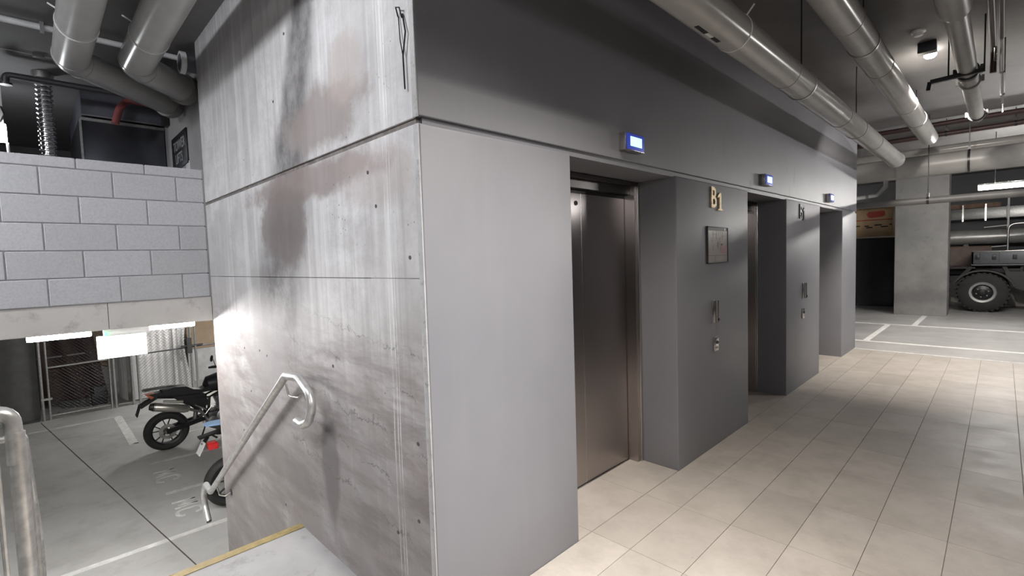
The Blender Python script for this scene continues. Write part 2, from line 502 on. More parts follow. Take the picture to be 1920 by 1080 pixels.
for a, b in LIFTS:
    ys = [a+.002]+[y for y in ye if a+.05 < y < b-.05]+[b-.002]
    for j in range(len(ys)-1): add_tile(-.405, -.004, ys[j], ys[j+1])
# landing, stairs and lower level
ld = struct('stair_landing', MB().box((-1.49, -1.3, -.3), (0, 0, LND)).box((-.80, -4.5, -.3), (0, -1.3, LND)), conc_l)
part('nosing_strip', MB().box((-1.505, -1.3, LND-.03), (-1.445, 0, LND+.004)), yel, ld)
sd = bpy.data.objects.new('stairs', None); COL.objects.link(sd); sd['kind'] = 'structure'; ORG['stairs'] = (0, 0, 0)
for k in range(7):
    z1 = LND-.1695*(k+1); x1 = -1.49-.262*k
    st = part('step', MB().box((x1-.262, -1.3, z1-.30 if k < 6 else LZ), (x1, 0, z1)), conc_l, sd, smooth=False)
    part('nosing_strip', MB().box((x1-.275, -1.3, z1-.03), (x1-.215, 0, z1+.004)), yel, st)
lf = struct('floor_lower', MB().box((-16, -12, LZ-.15), (-1.49, 8, LZ)), low)
part('control_joint', MB().bar((-12, -1.18, LZ+.001), (-3.5, -.045, LZ+.001), .012, .004), joint_m, lf)
def line(p, q, wd, mat=white_line, par=None, z=LZ):
    part('painted_line', MB().bar((p[0], p[1], z), (q[0], q[1], z), wd, .004), mat, par or lf)
line((-4.88, -3.2), (-4.85, 3), .085)
line((-6.24, -.03), (-6.14, 1.9), .085, faint_line)
line((-7.68, -.01), (-7.50, 1.9), .08, faint_line)
line((-11.28, -3.2), (-11.28, -.0), .09, faint_line)
line((-11.25, -.04), (-8.96, -.04), .13)
line((-8.98, -.04), (-8.90, 1.6), .08, faint_line)
for yx in (-5.62, -6.96):
    zl = LZ+.0015; pm = white_line if yx > -6 else faint_line
    def stroke(mb, pts, wd=.042):
        for a, b in zip(pts[:-1], pts[1:]):
            mb.bar((yx+a[0], a[1], zl), (yx+b[0], b[1], zl), wd, .003)
        return mb
    part('painted_letter', stroke(MB(), [(-.23, -.03), (-.20, .22), (-.125, .02), (-.05, .22), (-.02, -.03)]), pm, lf)
    part('painted_letter', stroke(MB(), [(.25, .14), (.235, .20), (.19, .225), (.10, .215), (.07, .17), (.065, .02), (.10, -.03), (.19, -.04), (.24, -.015), (.25, .03)]), pm, lf)
# far parking floor
pf = struct('floor_parking', MB().box((-9, 8.13, -.12), (9, 18, -.004)), park)
for p, q, wd in (((-2.5, 8.2), (4.2, 8.2), .03), ((-2.5, 9.06), (4.2, 9.06), .09), ((-2.5, 11.5), (4.2, 11.5), .09), ((.01, 9.12), (.01, 11.45), .09), ((.42, 11.55), (.42, 13.4), .09)):
    line(p, q, wd, white_line if wd > .05 else faint_line, pf, -.003)
# ceiling
struct('ceiling', MB().box((-16, -12, H), (9, 18, H+.2)), ceil_m)
# upper deck on the left, its edge beam and block parapet
struct('upper_deck', MB().box((-16, -7, 1.14), (-3.62, 8, 1.34)), conc)
bm_ = struct('edge_beam', MB().box((-3.62, -.718, 1.137), (-3.318, -.002, 1.352), .004).box((-3.62, -5, 1.140), (-3.318, -.721, 1.352), .004), beam_m)
wl = struct('wall_left', MB().box((-3.49, -4.2, 1.352), (-3.316, -.02, 2.46)), mortar)
zr = [1.357, 1.563, 1.769, 1.975, 2.181, 2.387]
bme = {}
def add_block(y0, y1, z0, z1):
    k = (round(y1-y0, 3), round(z1-z0, 3))
    if k not in bme:
        bme[k] = MB().box((0, 0, 0), (.19, k[0], k[1]), .004, 1).mesh('block', smooth=False)
    o = link('block', bme[k], block, wl); o.location = (-3.5, y0, z0)
for r in range(6):
    off = -.21 if r % 2 == 0 else -.42
    zt = zr[r]+.199 if r < 5 else 2.465
    add_block(off+.004, -.012, zr[r], zt)
    y = off
    while y > -4:
        add_block(y-.42+.004, y-.004, zr[r], zt); y -= .42
struct('baseboard_left', MB().box((-3.56, -.012, 1.352), (-3.316, .05, 2.47)), conc_l)
# wall with the sign, further along at deck level
struct('wall_deck', MB().box((-6.0, .1, 1.34), (-3.32, .32, H)), conc)
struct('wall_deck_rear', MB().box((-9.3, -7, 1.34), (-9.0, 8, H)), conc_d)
struct('wall_lower_rear', MB().box((-15.6, -7, LZ), (-15.3, 8, 1.14)), conc)
struct('wall_back', MB().box((-16, -12.2, LZ), (9, -12, H)), conc)
struct('wall_right', MB().box((7.5, -12, LZ), (7.7, 8.1, H)), conc_l)
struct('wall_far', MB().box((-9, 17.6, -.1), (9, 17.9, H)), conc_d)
# cast concrete side wall of the lift core
ws = struct('wall_side', MB().box((-3.31, .010, LZ), (-.03, .25, H)), brown_joint)
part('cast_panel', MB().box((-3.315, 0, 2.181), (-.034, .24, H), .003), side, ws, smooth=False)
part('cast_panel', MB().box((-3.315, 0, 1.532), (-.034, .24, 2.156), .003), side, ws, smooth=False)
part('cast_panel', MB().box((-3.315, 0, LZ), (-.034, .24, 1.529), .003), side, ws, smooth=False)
part('corner_strip', MB().box((-.034, -.003, LND-.1), (-.0006, .0036, 2.154), .002).box((-.034, -.003, 2.180), (-.0006, .0036, H), .002), edge_m, ws, label='rough chipped concrete arris')
hb = MB()
for x, z in ((-.10, .82), (-.30, .35), (-2.45, .98), (-1.95, .98), (-2.1, 1.0), (-.10, 1.62), (-.9, 1.05), (-1.55, 2.62), (-.36, 1.86), (-.42, 2.02), (-2.6, .3), (-1.75, -.02), (-2.35, .66), (-1.32, 2.95), (-.12, .47)):
    hb.lathe([(.0085, 0), (.0085, .0012)], (x, -.001, z), (0, -1, 0), 10)
part('tie_hole', hb, joint_m, ws, kind='stuff')
wire = MB()
wire.tube([(-.105, -.004, 2.60), (-.095, -.02, 2.63), (-.07, -.02, 2.62), (-.075, -.006, 2.585)], .003, 6)
wire.tube([(-.10, -.006, 2.60), (-.085, -.012, 2.50), (-.066, -.014, 2.43)], .0022, 6)
wire.tube([(-.07, -.006, 2.60), (-.045, -.012, 2.52), (-.066, -.014, 2.43), (-.064, -.013, 2.30)], .0032, 6)
tag(part('tie_wire', wire, blk_m), 'bent black tie wire hanging from the bare concrete wall near its corner', 'wire')
# painted front wall with three lift recesses
wf = struct('wall_front', MB().box((-.46, .03, -.02), (-.43, WEND-.01, 2.2)).box((-.40, .03, 2.15), (-.016, WEND-.01, 2.19)), paint)
part('lintel_panel', MB().box((-.45, .0035, 2.186), (0, WEND, H), .004), paint, wf, smooth=False)
py = [.0035]+[q for ab in LIFTS for q in ab]+[WEND]
for i in range(0, 8, 2):
    part('pier', MB().box((-.45, py[i], -.02), (0, py[i+1], 2.157), .009, 3), paint, wf)
struct('wall_end', MB().box((-3.3, WEND-.2, -.1), (-.45, WEND, H)), paint)
struct('wall_core_rear', MB().box((-3.3, .24, LZ), (-3.1, WEND, H)), conc)
struct('column_front', MB().box((-.16, 13.5, -.01), (.79, 14.1, H), .012), m_conc('column_concrete', (.19, .186, .182), (.26, .255, .25), (.15, .144, .14), .6, 1.6))

# ------------------------------------------------------------------ lift doors
def lift_door(n, y0, y1, label):
    t = thing('door_%d' % n, label, None, (0, y0, 0), kind='structure')
    L = y1-y0; j = .062; yc = y0+L/2
    for a, b in ((y0+j, yc-.002), (yc+.002, y1-j)):
        p = part('door_panel', MB().box((-.418, a, .006), (-.388, b, 2.035), .002), steel, t, smooth=False)
        if a < yc-.1:
            part('door_edge', MB().box((-.388, b-.004, .006), (-.3865, b-.001, 2.035)), steel_l, p)
            part('keyhole', MB().lathe([(.016, 0), (.016, .004), (.010, .004), (.010, .001)], (-.388, b-.055, 1.965), (1, 0, 0), 16), blk, p)
    for s in (0, 1):
        a = y0 if s == 0 else y1
        d = 1 if s == 0 else -1
        f = MB()
        f.box((-.43, a+d*.002, 0), (-.30, a+d*j*.92, 2.115), .002)
        jm = part('door_jamb', f, steel, t, smooth=False)
        part('jamb_lip', MB().box((-.30, a+d*.002, 0), (-.285, a+d*j*.45, 2.125), .002), steel_l, jm, smooth=False)
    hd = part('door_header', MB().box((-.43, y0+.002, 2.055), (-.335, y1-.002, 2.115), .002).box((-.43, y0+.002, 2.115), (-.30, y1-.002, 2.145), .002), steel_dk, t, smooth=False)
    part('header_gap', MB().box((-.425, y0+j, 2.03), (-.385, y1-j, 2.056)), blk, hd)
    part('door_sill', MB().box((-.43, y0+j, -.01), (-.375, y1-j, .004)), steel_l, t, smooth=False)
    return t
lift_door(1, *LIFTS[0], 'brushed steel lift door in the recess nearest the concrete corner')
lift_door(2, *LIFTS[1], 'brushed steel lift door in the middle recess of the grey wall')
lift_door(3, *LIFTS[2], 'steel lift door in the farthest, darkest recess of the grey wall')

def indicator(yc, scr, label, z=2.29):
    t = thing('floor_indicator', label, 'display', (0, yc, z), 'lift floor indicators above the recesses')
    part('housing', MB().box((0, yc-.105, z-.053), (.05, yc+.105, z+.053), .004), steel_l, t)
    b = part('bezel', MB().box((.05, yc-.1, z-.048), (.054, yc+.1, z+.048), .0015), bezel, t)
    part('screen', MB().box((.054, yc-.062, z-.027), (.0555, yc+.068, z+.030)), scr, b)
    return t
indicator(1.552, screen, 'blue and cyan lit lift indicator above the first recess')
indicator(3.99, screen, 'small lit blue lift indicator above the middle recess', 2.285)
indicator(6.45, screen_w, 'white lit lift indicator above the farthest recess', 2.275)

def call_button(y, label):
    t = thing('call_button_bar', label, 'lift button', (0, y, 1.12), 'raised lift call bars on the piers')
    part('backplate', MB().box((0, y-.022, 1.03), (.006, y+.022, 1.215), .002), steel, t)
    part('bar', MB().tube([(.030, y, 1.035), (.030, y, 1.215)], .015, 12), steel_l, t)
    part('button', MB().lathe([(.011, 0), (.011, .006)], (.043, y, 1.06), (1, 0, 0), 12), blk_m, t)
    return t
def key_switch(y, label):
    t = thing('key_switch_plate', label, 'switch', (0, y, .85), 'key switch plates below the call bars')
    part('plate', MB().box((0, y-.040, .795), (.014, y+.040, .912), .003), steel_l, t)
    part('key_barrel', MB().lathe([(.014, 0), (.014, .007), (.005, .007), (.005, .002)], (.014, y+.008, .865), (1, 0, 0), 14), blk_m, t)
    part('label_strip', MB().box((.014, y-.024, .815), (.0148, y+.024, .832)), ink_g, t)
    return t
call_button(2.80, 'upright steel lift call bar below the evacuation plan')
key_switch(2.83, 'small steel key switch plate below the nearer lift call bar')
call_button(5.32, 'upright steel lift call bar between middle and farthest recess')
key_switch(5.32, 'small steel key switch plate on the pier before the farthest recess')

# gold level lettering
def letters(yc, mat, label):
    t = thing('level_lettering', label, 'lettering', (0, yc, 2.03))
    text('letter', 'B', .235, .012, (0, 1, 0), (0, 0, 1), (.006, yc-.065, 2.035), mat, t, bold=.003, sx=.85)
    c = yc+.065
    part('digit', MB().prism([(c-.018, 1.955), (c-.018, 2.06), (c-.048, 2.045), (c-.048, 2.062), (c-.008, 2.09), (c+.018, 2.09), (c+.018, 1.955)], 0, .012), mat, t)
    part('digit_foot', MB().box((0, c-.05, 1.945), (.012, c+.05, 1.958)), mat, t)
letters(2.86, gold, 'worn gold B1 lettering stuck on the first pier above the plan')
letters(5.27, worn, 'faded B1 lettering on the second pier, nearly painted out')

# evacuation plan
t = thing('evacuation_plan', 'framed evacuation plan with black header on the first grey pier', 'poster', (0, 2.87, 1.66))
Y0, Y1, Z0, Z1 = 2.672, 3.072, 1.515, 1.812
fr = MB()
for a, b in (((Y0, Z0), (Y1, Z0+.008)), ((Y0, Z1-.008), (Y1, Z1)), ((Y0, Z0), (Y0+.008, Z1)), ((Y1-.008, Z0), (Y1, Z1))):
    fr.box((.0, a[0], a[1]), (.016, b[0], b[1]), .002)
part('frame', fr, dkgrey, t)
sh = part('sheet', MB().box((0, Y0+.005, Z0+.005), (.010, Y1-.005, Z1-.005)), paper, t)
part('header_band', MB().box((.010, Y0+.008, Z1-.034), (.0112, Y1-.008, Z1-.008)), ink, sh)
part('header_logo', MB().box((.0112, Y1-.075, Z1-.030), (.012, Y1-.045, Z1-.012)), paper, sh)
pl = MB()
random.seed(3)
for k in range(26):
    a = random.uniform(Y0+.03, Y1-.12); b = random.uniform(Z0+.09, Z1-.06)
    if k % 2: pl.box((.010, a, b), (.0108, a+random.uniform(.03, .1), b+.002))
    else: pl.box((.010, a, b), (.0108, a+.002, b+random.uniform(.02, .06)))
pl.box((.010, Y0+.01, Z0+.060), (.0108, Y1-.01, Z0+.064))
pl.box((.010, Y0+.14, Z0+.01), (.0108, Y0+.143, Z0+.06))
pl.box((.010, Y1-.11, Z0+.2), (.0108, Y1-.107, Z1-.04))
part('plan_lines', pl, ink_g, sh)
part('key_panel', MB().box((.010, Y1-.14, Z0+.078), (.0107, Y1-.02, Z0+.14)), pink, sh)
part('here_marker', MB().box((.0107, Y1-.135, Z0+.142), (.0114, Y1-.115, Z0+.158)), ink, sh)

# ------------------------------------------------------------------ ceiling services over the lobby
def pipe_run(name, label, x, z, r, y0, y1, joints, mat=pvc, hang=(), cat='pipe', capped=False, clips=()):
    t = thing(name, label, cat, (x, y0, z))
    ys = [y0]+list(joints)+[y1]
    for i in range(len(ys)-1):
        b = MB()
        prof = [(r-.008, ys[i]), (r, ys[i]), (r, ys[i+1]), (r-.008, ys[i+1])]
        if i == len(ys)-2 and capped:
            prof = [(r-.01, ys[i]), (r, ys[i]), (r, y1-.05), (r+.008, y1-.045), (r+.008, y1), (r-.004, y1+.004), (r-.012, y1-.03)]
        b.lathe(prof, (x, 0, z), (0, 1, 0), 28)
        part('pipe_length', b, mat, t)
    for y in joints:
        part('joint_band', MB().lathe([(r, y-.006), (r+.003, y-.006), (r+.003, y+.006), (r, y+.006)], (x, 0, z), (0, 1, 0), 28), pvc_d, t)
    for y in hang:
        part('hanger_rod', MB().tube([(x, y, z+r), (x, y, H)], .005, 6), blk_m, t)
        part('hanger_clip', MB().lathe([(r, y-.012), (r+.006, y-.012), (r+.006, y+.012), (r, y+.012)], (x, 0, z), (0, 1, 0), 28).box((x-.012, y-.012, z+r), (x+.012, y+.012, z+r+.045)), galv, t)
    for y in clips:
        part('cable_tie', MB().lathe([(r, y-.004), (r+.004, y-.004), (r+.004, y+.004), (r, y+.004)], (x, 0, z), (0, 1, 0), 28).bar((x+r*.7, y, z+r*.7), (x+r*1.05, y+.02, z+r*1.25), .008), white_p, t)
    return t
p1 = pipe_run('drainage_pipe', 'thick glossy grey pipe running under the ceiling beside the grey wall, capped end', .5, 2.9, .105, -4.5, 8.15, (2.9, 4.6, 6.3), hang=(3.3, 5.35), clips=(1.92,), capped=True)
a = 4.62
for y in (1.50, 1.68):
    c = Vector((.5+.106*math.cos(a), y, 2.9+.106*math.sin(a)))
    part('pipe_label', MB().obox(c, (.12 if y < 1.6 else .085, .024, .003), (0, 1, 0), (-math.sin(a), 0, math.cos(a))), ink, p1, label='black printed label strip')
lb2 = MB()
a = 4.62
lb2.obox(Vector((.5+.106*math.cos(a), 1.60, 2.9+.106*math.sin(a))), (.10, .020, .002), (0, 1, 0), (-math.sin(a), 0, math.cos(a)))
part('pipe_label', lb2, white_p, p1, label='white stretch of the pipe label')
pipe_run('drainage_pipe', 'second glossy grey ceiling pipe, right of the one along the wall', .85, 3.2, .105, -4.5, 8.44, (3.05, 4.3, 6.0), hang=(3.6, 6.9))
# third, narrower line with clamp, valve bracket and rubber coupling
t3 = pipe_run('water_main', 'weathered grey ceiling pipe with clamps and a bracket, rightmost of the big pipes', 1.40, 3.15, .066, -4.5, 7.15, (2.9,), mat=pvc_d)
part('coupling', MB().lathe([(.066, 2.7), (.088, 2.72), (.088, 3.25), (.080, 3.30), (.066, 3.32)], (1.40, 0, 3.15), (0, 1, 0), 24), pvc_d, t3)
for y in (4.95, 5.32, 7.0):
    part('clamp', MB().lathe([(.066, y-.03), (.082, y-.03), (.082, y+.03), (.066, y+.03)], (1.40, 0, 3.15), (0, 1, 0), 24).box((1.30, y-.015, 3.13), (1.32, y+.015, 3.19)).box((1.48, y-.015, 3.13), (1.50, y+.015, 3.19)), pvc_d if 5 < y < 6 else dkgrey, t3)
part('bracket', MB().bar((1.16, 4.72, 3.07), (1.50, 4.80, 3.10), .035).bar((1.16, 4.72, 3.07), (1.15, 4.72, 3.0), .03), blk_m, t3)
for x in (1.28, 1.51):
    part('hanger_rod', MB().tube([(x, 4.78, 3.08), (x, 4.78, H)], .006, 6), blk_m, t3)
# thin vertical-looking services that run along the ceiling right of it
t4 = thing('conduit', 'thin bright conduit on the ceiling right of the weathered pipe', 'pipe', (1.62, 3, 3.25))
part('conduit_length', MB().tube([(1.615, 4.5, 3.25), (1.615, 7.6, 3.25)], .013, 10), steel_l, t4)
part('conduit_length', MB().tube([(1.615, 2.2, 3.25), (1.615, 4.5, 3.25)], .016, 10), redp, t4)
for y in (5.6, 6.6): part('saddle', MB().box((1.595, y-.01, 3.235), (1.635, y+.01, H)), dkgrey, t4)
t5 = thing('sprinkler_pipe', 'dark red sprinkler pipe running beside the weathered grey pipe', 'pipe', (1.53, 2.5, 3.3))
part('pipe_length', MB().tube(fillet([(1.56, 1.5, 3.32), (1.56, 5.05, 3.32), (1.56, 5.05, 3.12)], .06), .022, 12), redp, t5)
part('sprinkler_head', MB().tube([(1.575, 4.9, 3.30), (1.575, 4.9, 3.18)], .010, 8), steel_l, t5)
# detector and spot lamp on ceiling
t6 = thing('ceiling_spot_lamp', 'small black lamp on the ceiling throwing a bright glare', 'lamp', (1.1, 5.3, H))
part('housing', MB().box((1.03, 5.10, H-.10), (1.17, 5.20, H), .006), blk, t6)
part('lens', MB().lathe([(.001, 0), (.035, .004), (.05, .02), (.05, .05)], (1.10, 5.42, H-.075), (0, 0, 1), 20), glow_d, t6)
part('bracket', MB().box((1.085, 5.2, H-.03), (1.115, 5.42, H)), blk, t6)
t7 = thing('smoke_detector', 'round smoke detector on the ceiling just before the black lamp', 'detector', (1.07, 4.75, H))
part('base', MB().lathe([(.055, 0), (.055, -.015), (.045, -.02)], (1.07, 4.75, H), (0, 0, 1), 20), white_p, t7)
part('sensor_cap', MB().lathe([(.035, -.02), (.032, -.045), (.02, -.05)], (1.07, 4.75, H), (0, 0, 1), 20), white_p, t7)
# cross services
def xpipe(name, label, y, z, r, x0, x1, mat, hang=(), joints=(), seg=24):
    t = thing(name, label, 'pipe', (x0, y, z))
    xs = [x0]+list(joints)+[x1]
    for i in range(len(xs)-1):
        part('pipe_length', MB().lathe([(r-.005, xs[i]), (r, xs[i]), (r, xs[i+1]), (r-.005, xs[i+1])], (0, y, z), (1, 0, 0), seg), mat, t)
    for x in joints: part('joint_band', MB().lathe([(r, x-.01), (r+.004, x-.01), (r+.004, x+.01), (r, x+.01)], (0, y, z), (1, 0, 0), seg), mat, t)
    for x in hang:
        part('hanger_rod', MB().tube([(x, y, z+r), (x, y, H)], .006, 6), blk_m, t)
        part('hanger_clip', MB().lathe([(r, x-.014), (r+.006, x-.014), (r+.006, x+.014), (r, x+.014)], (0, y, z), (1, 0, 0), seg).box((x-.015, y-.014, z+r), (x+.015, y+.014, z+r+.05)), blk_m, t)
    return t
xpipe('cross_duct', 'large pale grey round duct crossing the far end of the lobby', 8.75, 2.83, .165, -2.9, 4.2, pvc_m, hang=(1.28,), joints=(.45, 1.9))
xpipe('cross_pipe', 'slim grey pipe on a long rod crossing the lobby below the large duct', 8.52, 2.285, .052, -2.9, 4.2, pvc_k, hang=(.845,))
xpipe('fire_pipe', 'dark red fire pipe crossing under the ceiling, the upper of two', 9.05, 3.49, .038, -2, 4.2, redp, hang=(.6, 1.28))
xpipe('fire_pipe', 'dark red fire pipe crossing the lobby, the lower of two', 9.1, 3.335, .038, -2, 4.2, redp, hang=(1.0, 1.75))
xpipe('cross_pipe', 'pale grey pipe crossing just above the large round duct', 9.6, 3.16, .075, -2, 4.2, pvc, joints=(.6,))
t = thing('cable_tray', 'flat pale cable tray crossing the ceiling beyond the red pipes', 'tray', (0, 10.2, 3.2))
part('tray', MB().box((-2, 10.0, 3.2), (4.2, 10.5, 3.215)).box((-2, 10.0, 3.2), (4.2, 10.01, 3.27)), galv, t)
# batten light over far bays
def batten(name, label, p, q, mat, hang=True, hz=H, w=.06, r=.022):
    t = thing(name, label, 'light', tuple(p))
    p, q = Vector(p), Vector(q); d = (q-p).normalized()
    part('body', MB().bar(p+Vector((0, 0, .035)), q+Vector((0, 0, .035)), w, .03, bev=.004), white_p, t)
    part('tube', MB().tube([p, p+d*.01, q-d*.01, q], [r*.8, r, r, r*.8], 12), mat, t)
    if hang:
        for f in (.15, .85):
            c = p.lerp(q, f); part('hanger_rod', MB().tube([c+Vector((0, 0, .05)), (c.x, c.y, hz)], .005, 6), blk_m, t)
    return t
batten('batten_light', 'glaring white batten light above the truck at right', (1.32, 11.0, 2.62), (2.75, 11.0, 2.62), glow_f, w=.12, r=.055)
batten('batten_light', 'unseen batten light added above the dark grey storage bay to brighten it', (-4.3, 15.4, 3.0), (-2.9, 15.4, 3.0), glow_f)  # hidden lamp, added to lighten the far bays

# ------------------------------------------------------------------ far parking bays
# fenced store with black shade cloth and boxes
t = thing('fence_panel', 'chain link fence panel hung with black shade cloth, left of the square column', 'fence', (-1.6, 14.7, 0))
part('post', MB().tube([(-2.9, 14.7, 0), (-2.9, 14.7, 2.0)], .03, 10), galv, t)
part('post', MB().tube([(-.24, 14.7, 0), (-.24, 14.7, 1.95)], .03, 10), galv, t)
part('top_rail', MB().tube([(-2.9, 14.7, 1.88), (-.24, 14.7, 1.88)], .02, 10), galv, t)
part('shade_cloth', MB().grid(lambda u, v: (-2.9+2.66*u, 14.73+.015*math.sin(u*40), .05+1.8*v), 40, 2), black_cloth, t)
def chainlink(mb, P, xd, zd, W, Hh, s=.06, r=.0022):
    P, xd, zd = Vector(P), Vector(xd), Vector(zd)
    n = xd.cross(zd).normalized()
    for sg in (1, -1):
        k = -int(Hh/s)-1 if sg == 1 else 0
        kmax = int(W/s)+1 if sg == 1 else int((W+Hh)/s)+1
        while k < kmax:
            c = k*s
            pts = []
            # line u = c + sg*v
            v0 = max(0, (0-c)*sg if sg == 1 else (c-W)); v1 = min(Hh, (W-c) if sg == 1 else c)
            if v1-v0 > .02:
                a = P+xd*(c+sg*v0)+zd*v0+n*.003*sg; b = P+xd*(c+sg*v1)+zd*v1+n*.003*sg
                mb.tube([a, b], r, 3, cap=False)
            k += 1
    return mb
part('wire_mesh', chainlink(MB(), (-2.9, 14.68, .02), (1, 0, 0), (0, 0, 1), 2.66, 1.85, .07, .0028), dkgrey, t, kind='stuff')
t = thing('cardboard_box', 'brown cardboard carton with red print above the black shade cloth', 'box', (-.7, 15.1, 1.8))
part('carton', MB().box((-1.75, 15.0, 1.80), (-.40, 15.7, 2.62), .01), card, t)
part('tape', MB().box((-1.75, 14.996, 2.33), (-.40, 15.0, 2.355)), card_red, t)
lg = MB().prism([(-.92, 2.42), (-.86, 2.40), (-.60, 2.42), (-.55, 2.46), (-.56, 2.56), (-.62, 2.575), (-.90, 2.56), (-.96, 2.51)], 14.992, 15.0, 'y')
part('red_logo', lg, card_red, t)
for x0, z0, ww in ((-1.0, 2.17, .10), (-.96, 2.13, .14), (-.78, 2.19, .16), (-.64, 2.14, .15), (-.46, 2.19, .05), (-1.3, 2.18, .2)):
    part('print_mark', MB().box((x0, 14.996, z0), (x0+ww, 15.0, z0+.03)), ink, t)
part('flap', MB().box((-1.75, 14.98, 2.60), (-.40, 15.7, 2.635)), card, t)
t = thing('cardboard_box', 'flat brown carton lying on top of the red printed carton', 'box', (-.9, 15.2, 2.64))
part('carton', MB().box((-1.8, 15.02, 2.64), (-.42, 15.7, 2.80), .01), card, t)
part('tape', MB().box((-1.12, 15.016, 2.64), (-1.09, 15.02, 2.80)), timber, t)
t = thing('storage_rack', 'steel storage rack carrying the cartons behind the black cloth', 'rack', (-1, 15.3, 0))
part('shelf', MB().box((-2.9, 14.95, 1.74), (-.2, 15.8, 1.795)), galv, t)
for x in (-2.85, -.25):
    for y in (14.98, 15.75): part('upright', MB().box((x-.025, y-.025, 0), (x+.025, y+.025, 1.76)), galv, t)
t = thing('waste_pipe', 'white plastic pipe with an elbow above the cartons', 'pipe', (-1, 14.2, 3))
part('pipe_length', MB().tube(fillet([(-2.6, 14.3, 2.78), (-.62, 14.3, 2.93), (-.45, 14.3, 3.13), (-.45, 14.3, H)], .12), .05, 14), white_p, t)
part('collar', MB().tube([(-.86, 14.3, 2.912), (-.80, 14.3, 2.917)], .058, 14), pvc_d, t)
t = thing('floodlight_panel', 'small white lit panel in the gap left of the square column', 'light', (-.3, 15.85, 2.4))
part('frame', MB().box((-.37, 15.87, 2.32), (-.12, 15.92, 2.58), .004), white_p, t)
part('pole', MB().tube([(-.25, 15.9, 0), (-.25, 15.9, 2.34)], .02, 8), dkgrey, t)
part('diffuser', MB().box((-.355, 15.865, 2.335), (-.135, 15.87, 2.565)), emit('panel_glow', (.9, .95, 1), 1.5), t)

# truck with tray, partly behind the column
t = thing('tray_truck', 'dark flatbed truck with fat tyres parked beyond the square column', 'truck', (3.0, 15.5, 0))
def truck_wheel(x, y, s):
    w_ = part('wheel', MB().lathe([(.25, -.15), (.40, -.155), (.445, -.13), (.462, -.07), (.462, .07), (.445, .13), (.40, .155), (.25, .15)], (x, y, .462), (0, 1, 0), 36, True), rubber, t)
    lug = MB()
    for k in range(28):
        a = 2*PI*k/28
        for sg in (-1, 1):
            c = Vector((x+.455*math.cos(a+sg*.06), y+sg*.085, .462+.455*math.sin(a+sg*.06)))
            lug.obox(c, (.05, .12, .03), (-math.sin(a), 0, math.cos(a)), (0, 1, 0))
    part('tread_lugs', lug, rubber, w_, kind='stuff')
    part('rim', MB().lathe([(.17, s*.13), (.19, s*.158), (.235, s*.165), (.25, s*.155), (.25, s*.10), (.17, s*.09)], (x, y, .462), (0, 1, 0), 32, True), grey_c, w_)
    part('hub', MB().lathe([(.175, s*.06), (.16, s*.10), (.07, s*.12), (.06, s*.16), (.03, s*.165)], (x, y, .462), (0, 1, 0), 24), blk_m, w_)
    nb = MB()
    for k in range(6):
        a = 2*PI*k/6+.3
        nb.lathe([(.014, s*.10), (.014, s*.13)], (x+.11*math.cos(a), y, .462+.11*math.sin(a)), (0, 1, 0), 6)
    part('wheel_nut', nb, grey_c, w_, kind='stuff')
for x in (1.335, 4.6):
    truck_wheel(x, 14.98, -1); truck_wheel(x, 16.35, 1)
part('chassis_rail', MB().box((.55, 15.25, .88), (5.3, 15.35, 1.02), .006), blk_m, t)
part('chassis_rail', MB().box((.55, 16.0, .88), (5.3, 16.1, 1.02), .006), blk_m, t)
part('axle', MB().tube([(1.335, 14.98, .462), (1.335, 16.35, .462)], .06, 12).lathe([(.12, -.12), (.17, 0), (.12, .12)], (1.335, 15.65, .462), (0, 1, 0), 16), blk_m, t)
part('axle', MB().tube([(4.6, 14.98, .462), (4.6, 16.35, .462)], .06, 12), blk_m, t)
part('mudguard', MB().prism([(1.335+.56*math.cos(a), .50+.50*math.sin(a)) for a in [PI*(.08+.80*k/14) for k in range(15)]]+[(1.335+.53*math.cos(a), .48+.48*math.sin(a)) for a in [PI*(.88-.80*k/14) for k in range(15)]], 14.82, 15.18, 'y'), blk, t)
part('side_skirt', MB().prism([(1.70, .95), (1.80, .60), (2.1, .48), (3.9, .48), (3.9, .95)], 15.0, 15.1, 'y'), blk, t)
part('rear_deck', MB().box((.55, 15.0, 1.02), (1.2, 16.3, 1.06)), blk_m, t)
part('tow_bumper', MB().prism([(.66, .70), (.98, .62), (1.02, .80), (.95, .86), (.66, .84)], 14.95, 16.2, 'y').bar((.66, 15.0, .55), (.98, 15.0, .50), .03).bar((.66, 15.0, .49), (.95, 15.0, .47), .03).bar((.95, 15.0, .80), (.90, 15.0, .55), .025), blk_m, t)
part('brace', MB().bar((.92, 15.02, .80), (1.13, 15.02, 1.06), .07).bar((1.0, 15.02, .8), (.86, 15.02, .58), .02), blk_m, t)
part('brace', MB().bar((1.68, 15.05, 1.08), (1.80, 15.05, .85), .07).bar((1.98, 15.05, 1.08), (1.96, 15.05, .85), .05), blk_m, t)
tr = part('tray', MB().box((1.13, 14.9, 1.10), (3.7, 16.5, 1.14)).box((1.13, 14.9, 1.12), (3.7, 14.94, 1.43), .006).box((1.13, 16.46, 1.12), (3.7, 16.5, 1.43), .006).box((1.13, 14.9, 1.12), (1.17, 16.5, 1.43), .006), tray_m, t)
part('tray_edge', MB().box((1.12, 14.885, 1.425), (3.7, 14.945, 1.445), .003), steel_l, tr)
for x in (1.24, 1.52, 1.86, 2.2, 2.6, 3.0): part('latch', MB().box((x-.04, 14.88, 1.24), (x+.03, 14.9, 1.35), .006), blk, tr)
for x in (1.28, 1.60, 2.05): part('drop_side_seam', MB().box((x-.004, 14.893, 1.13), (x+.004, 14.9, 1.42)), ink, tr)
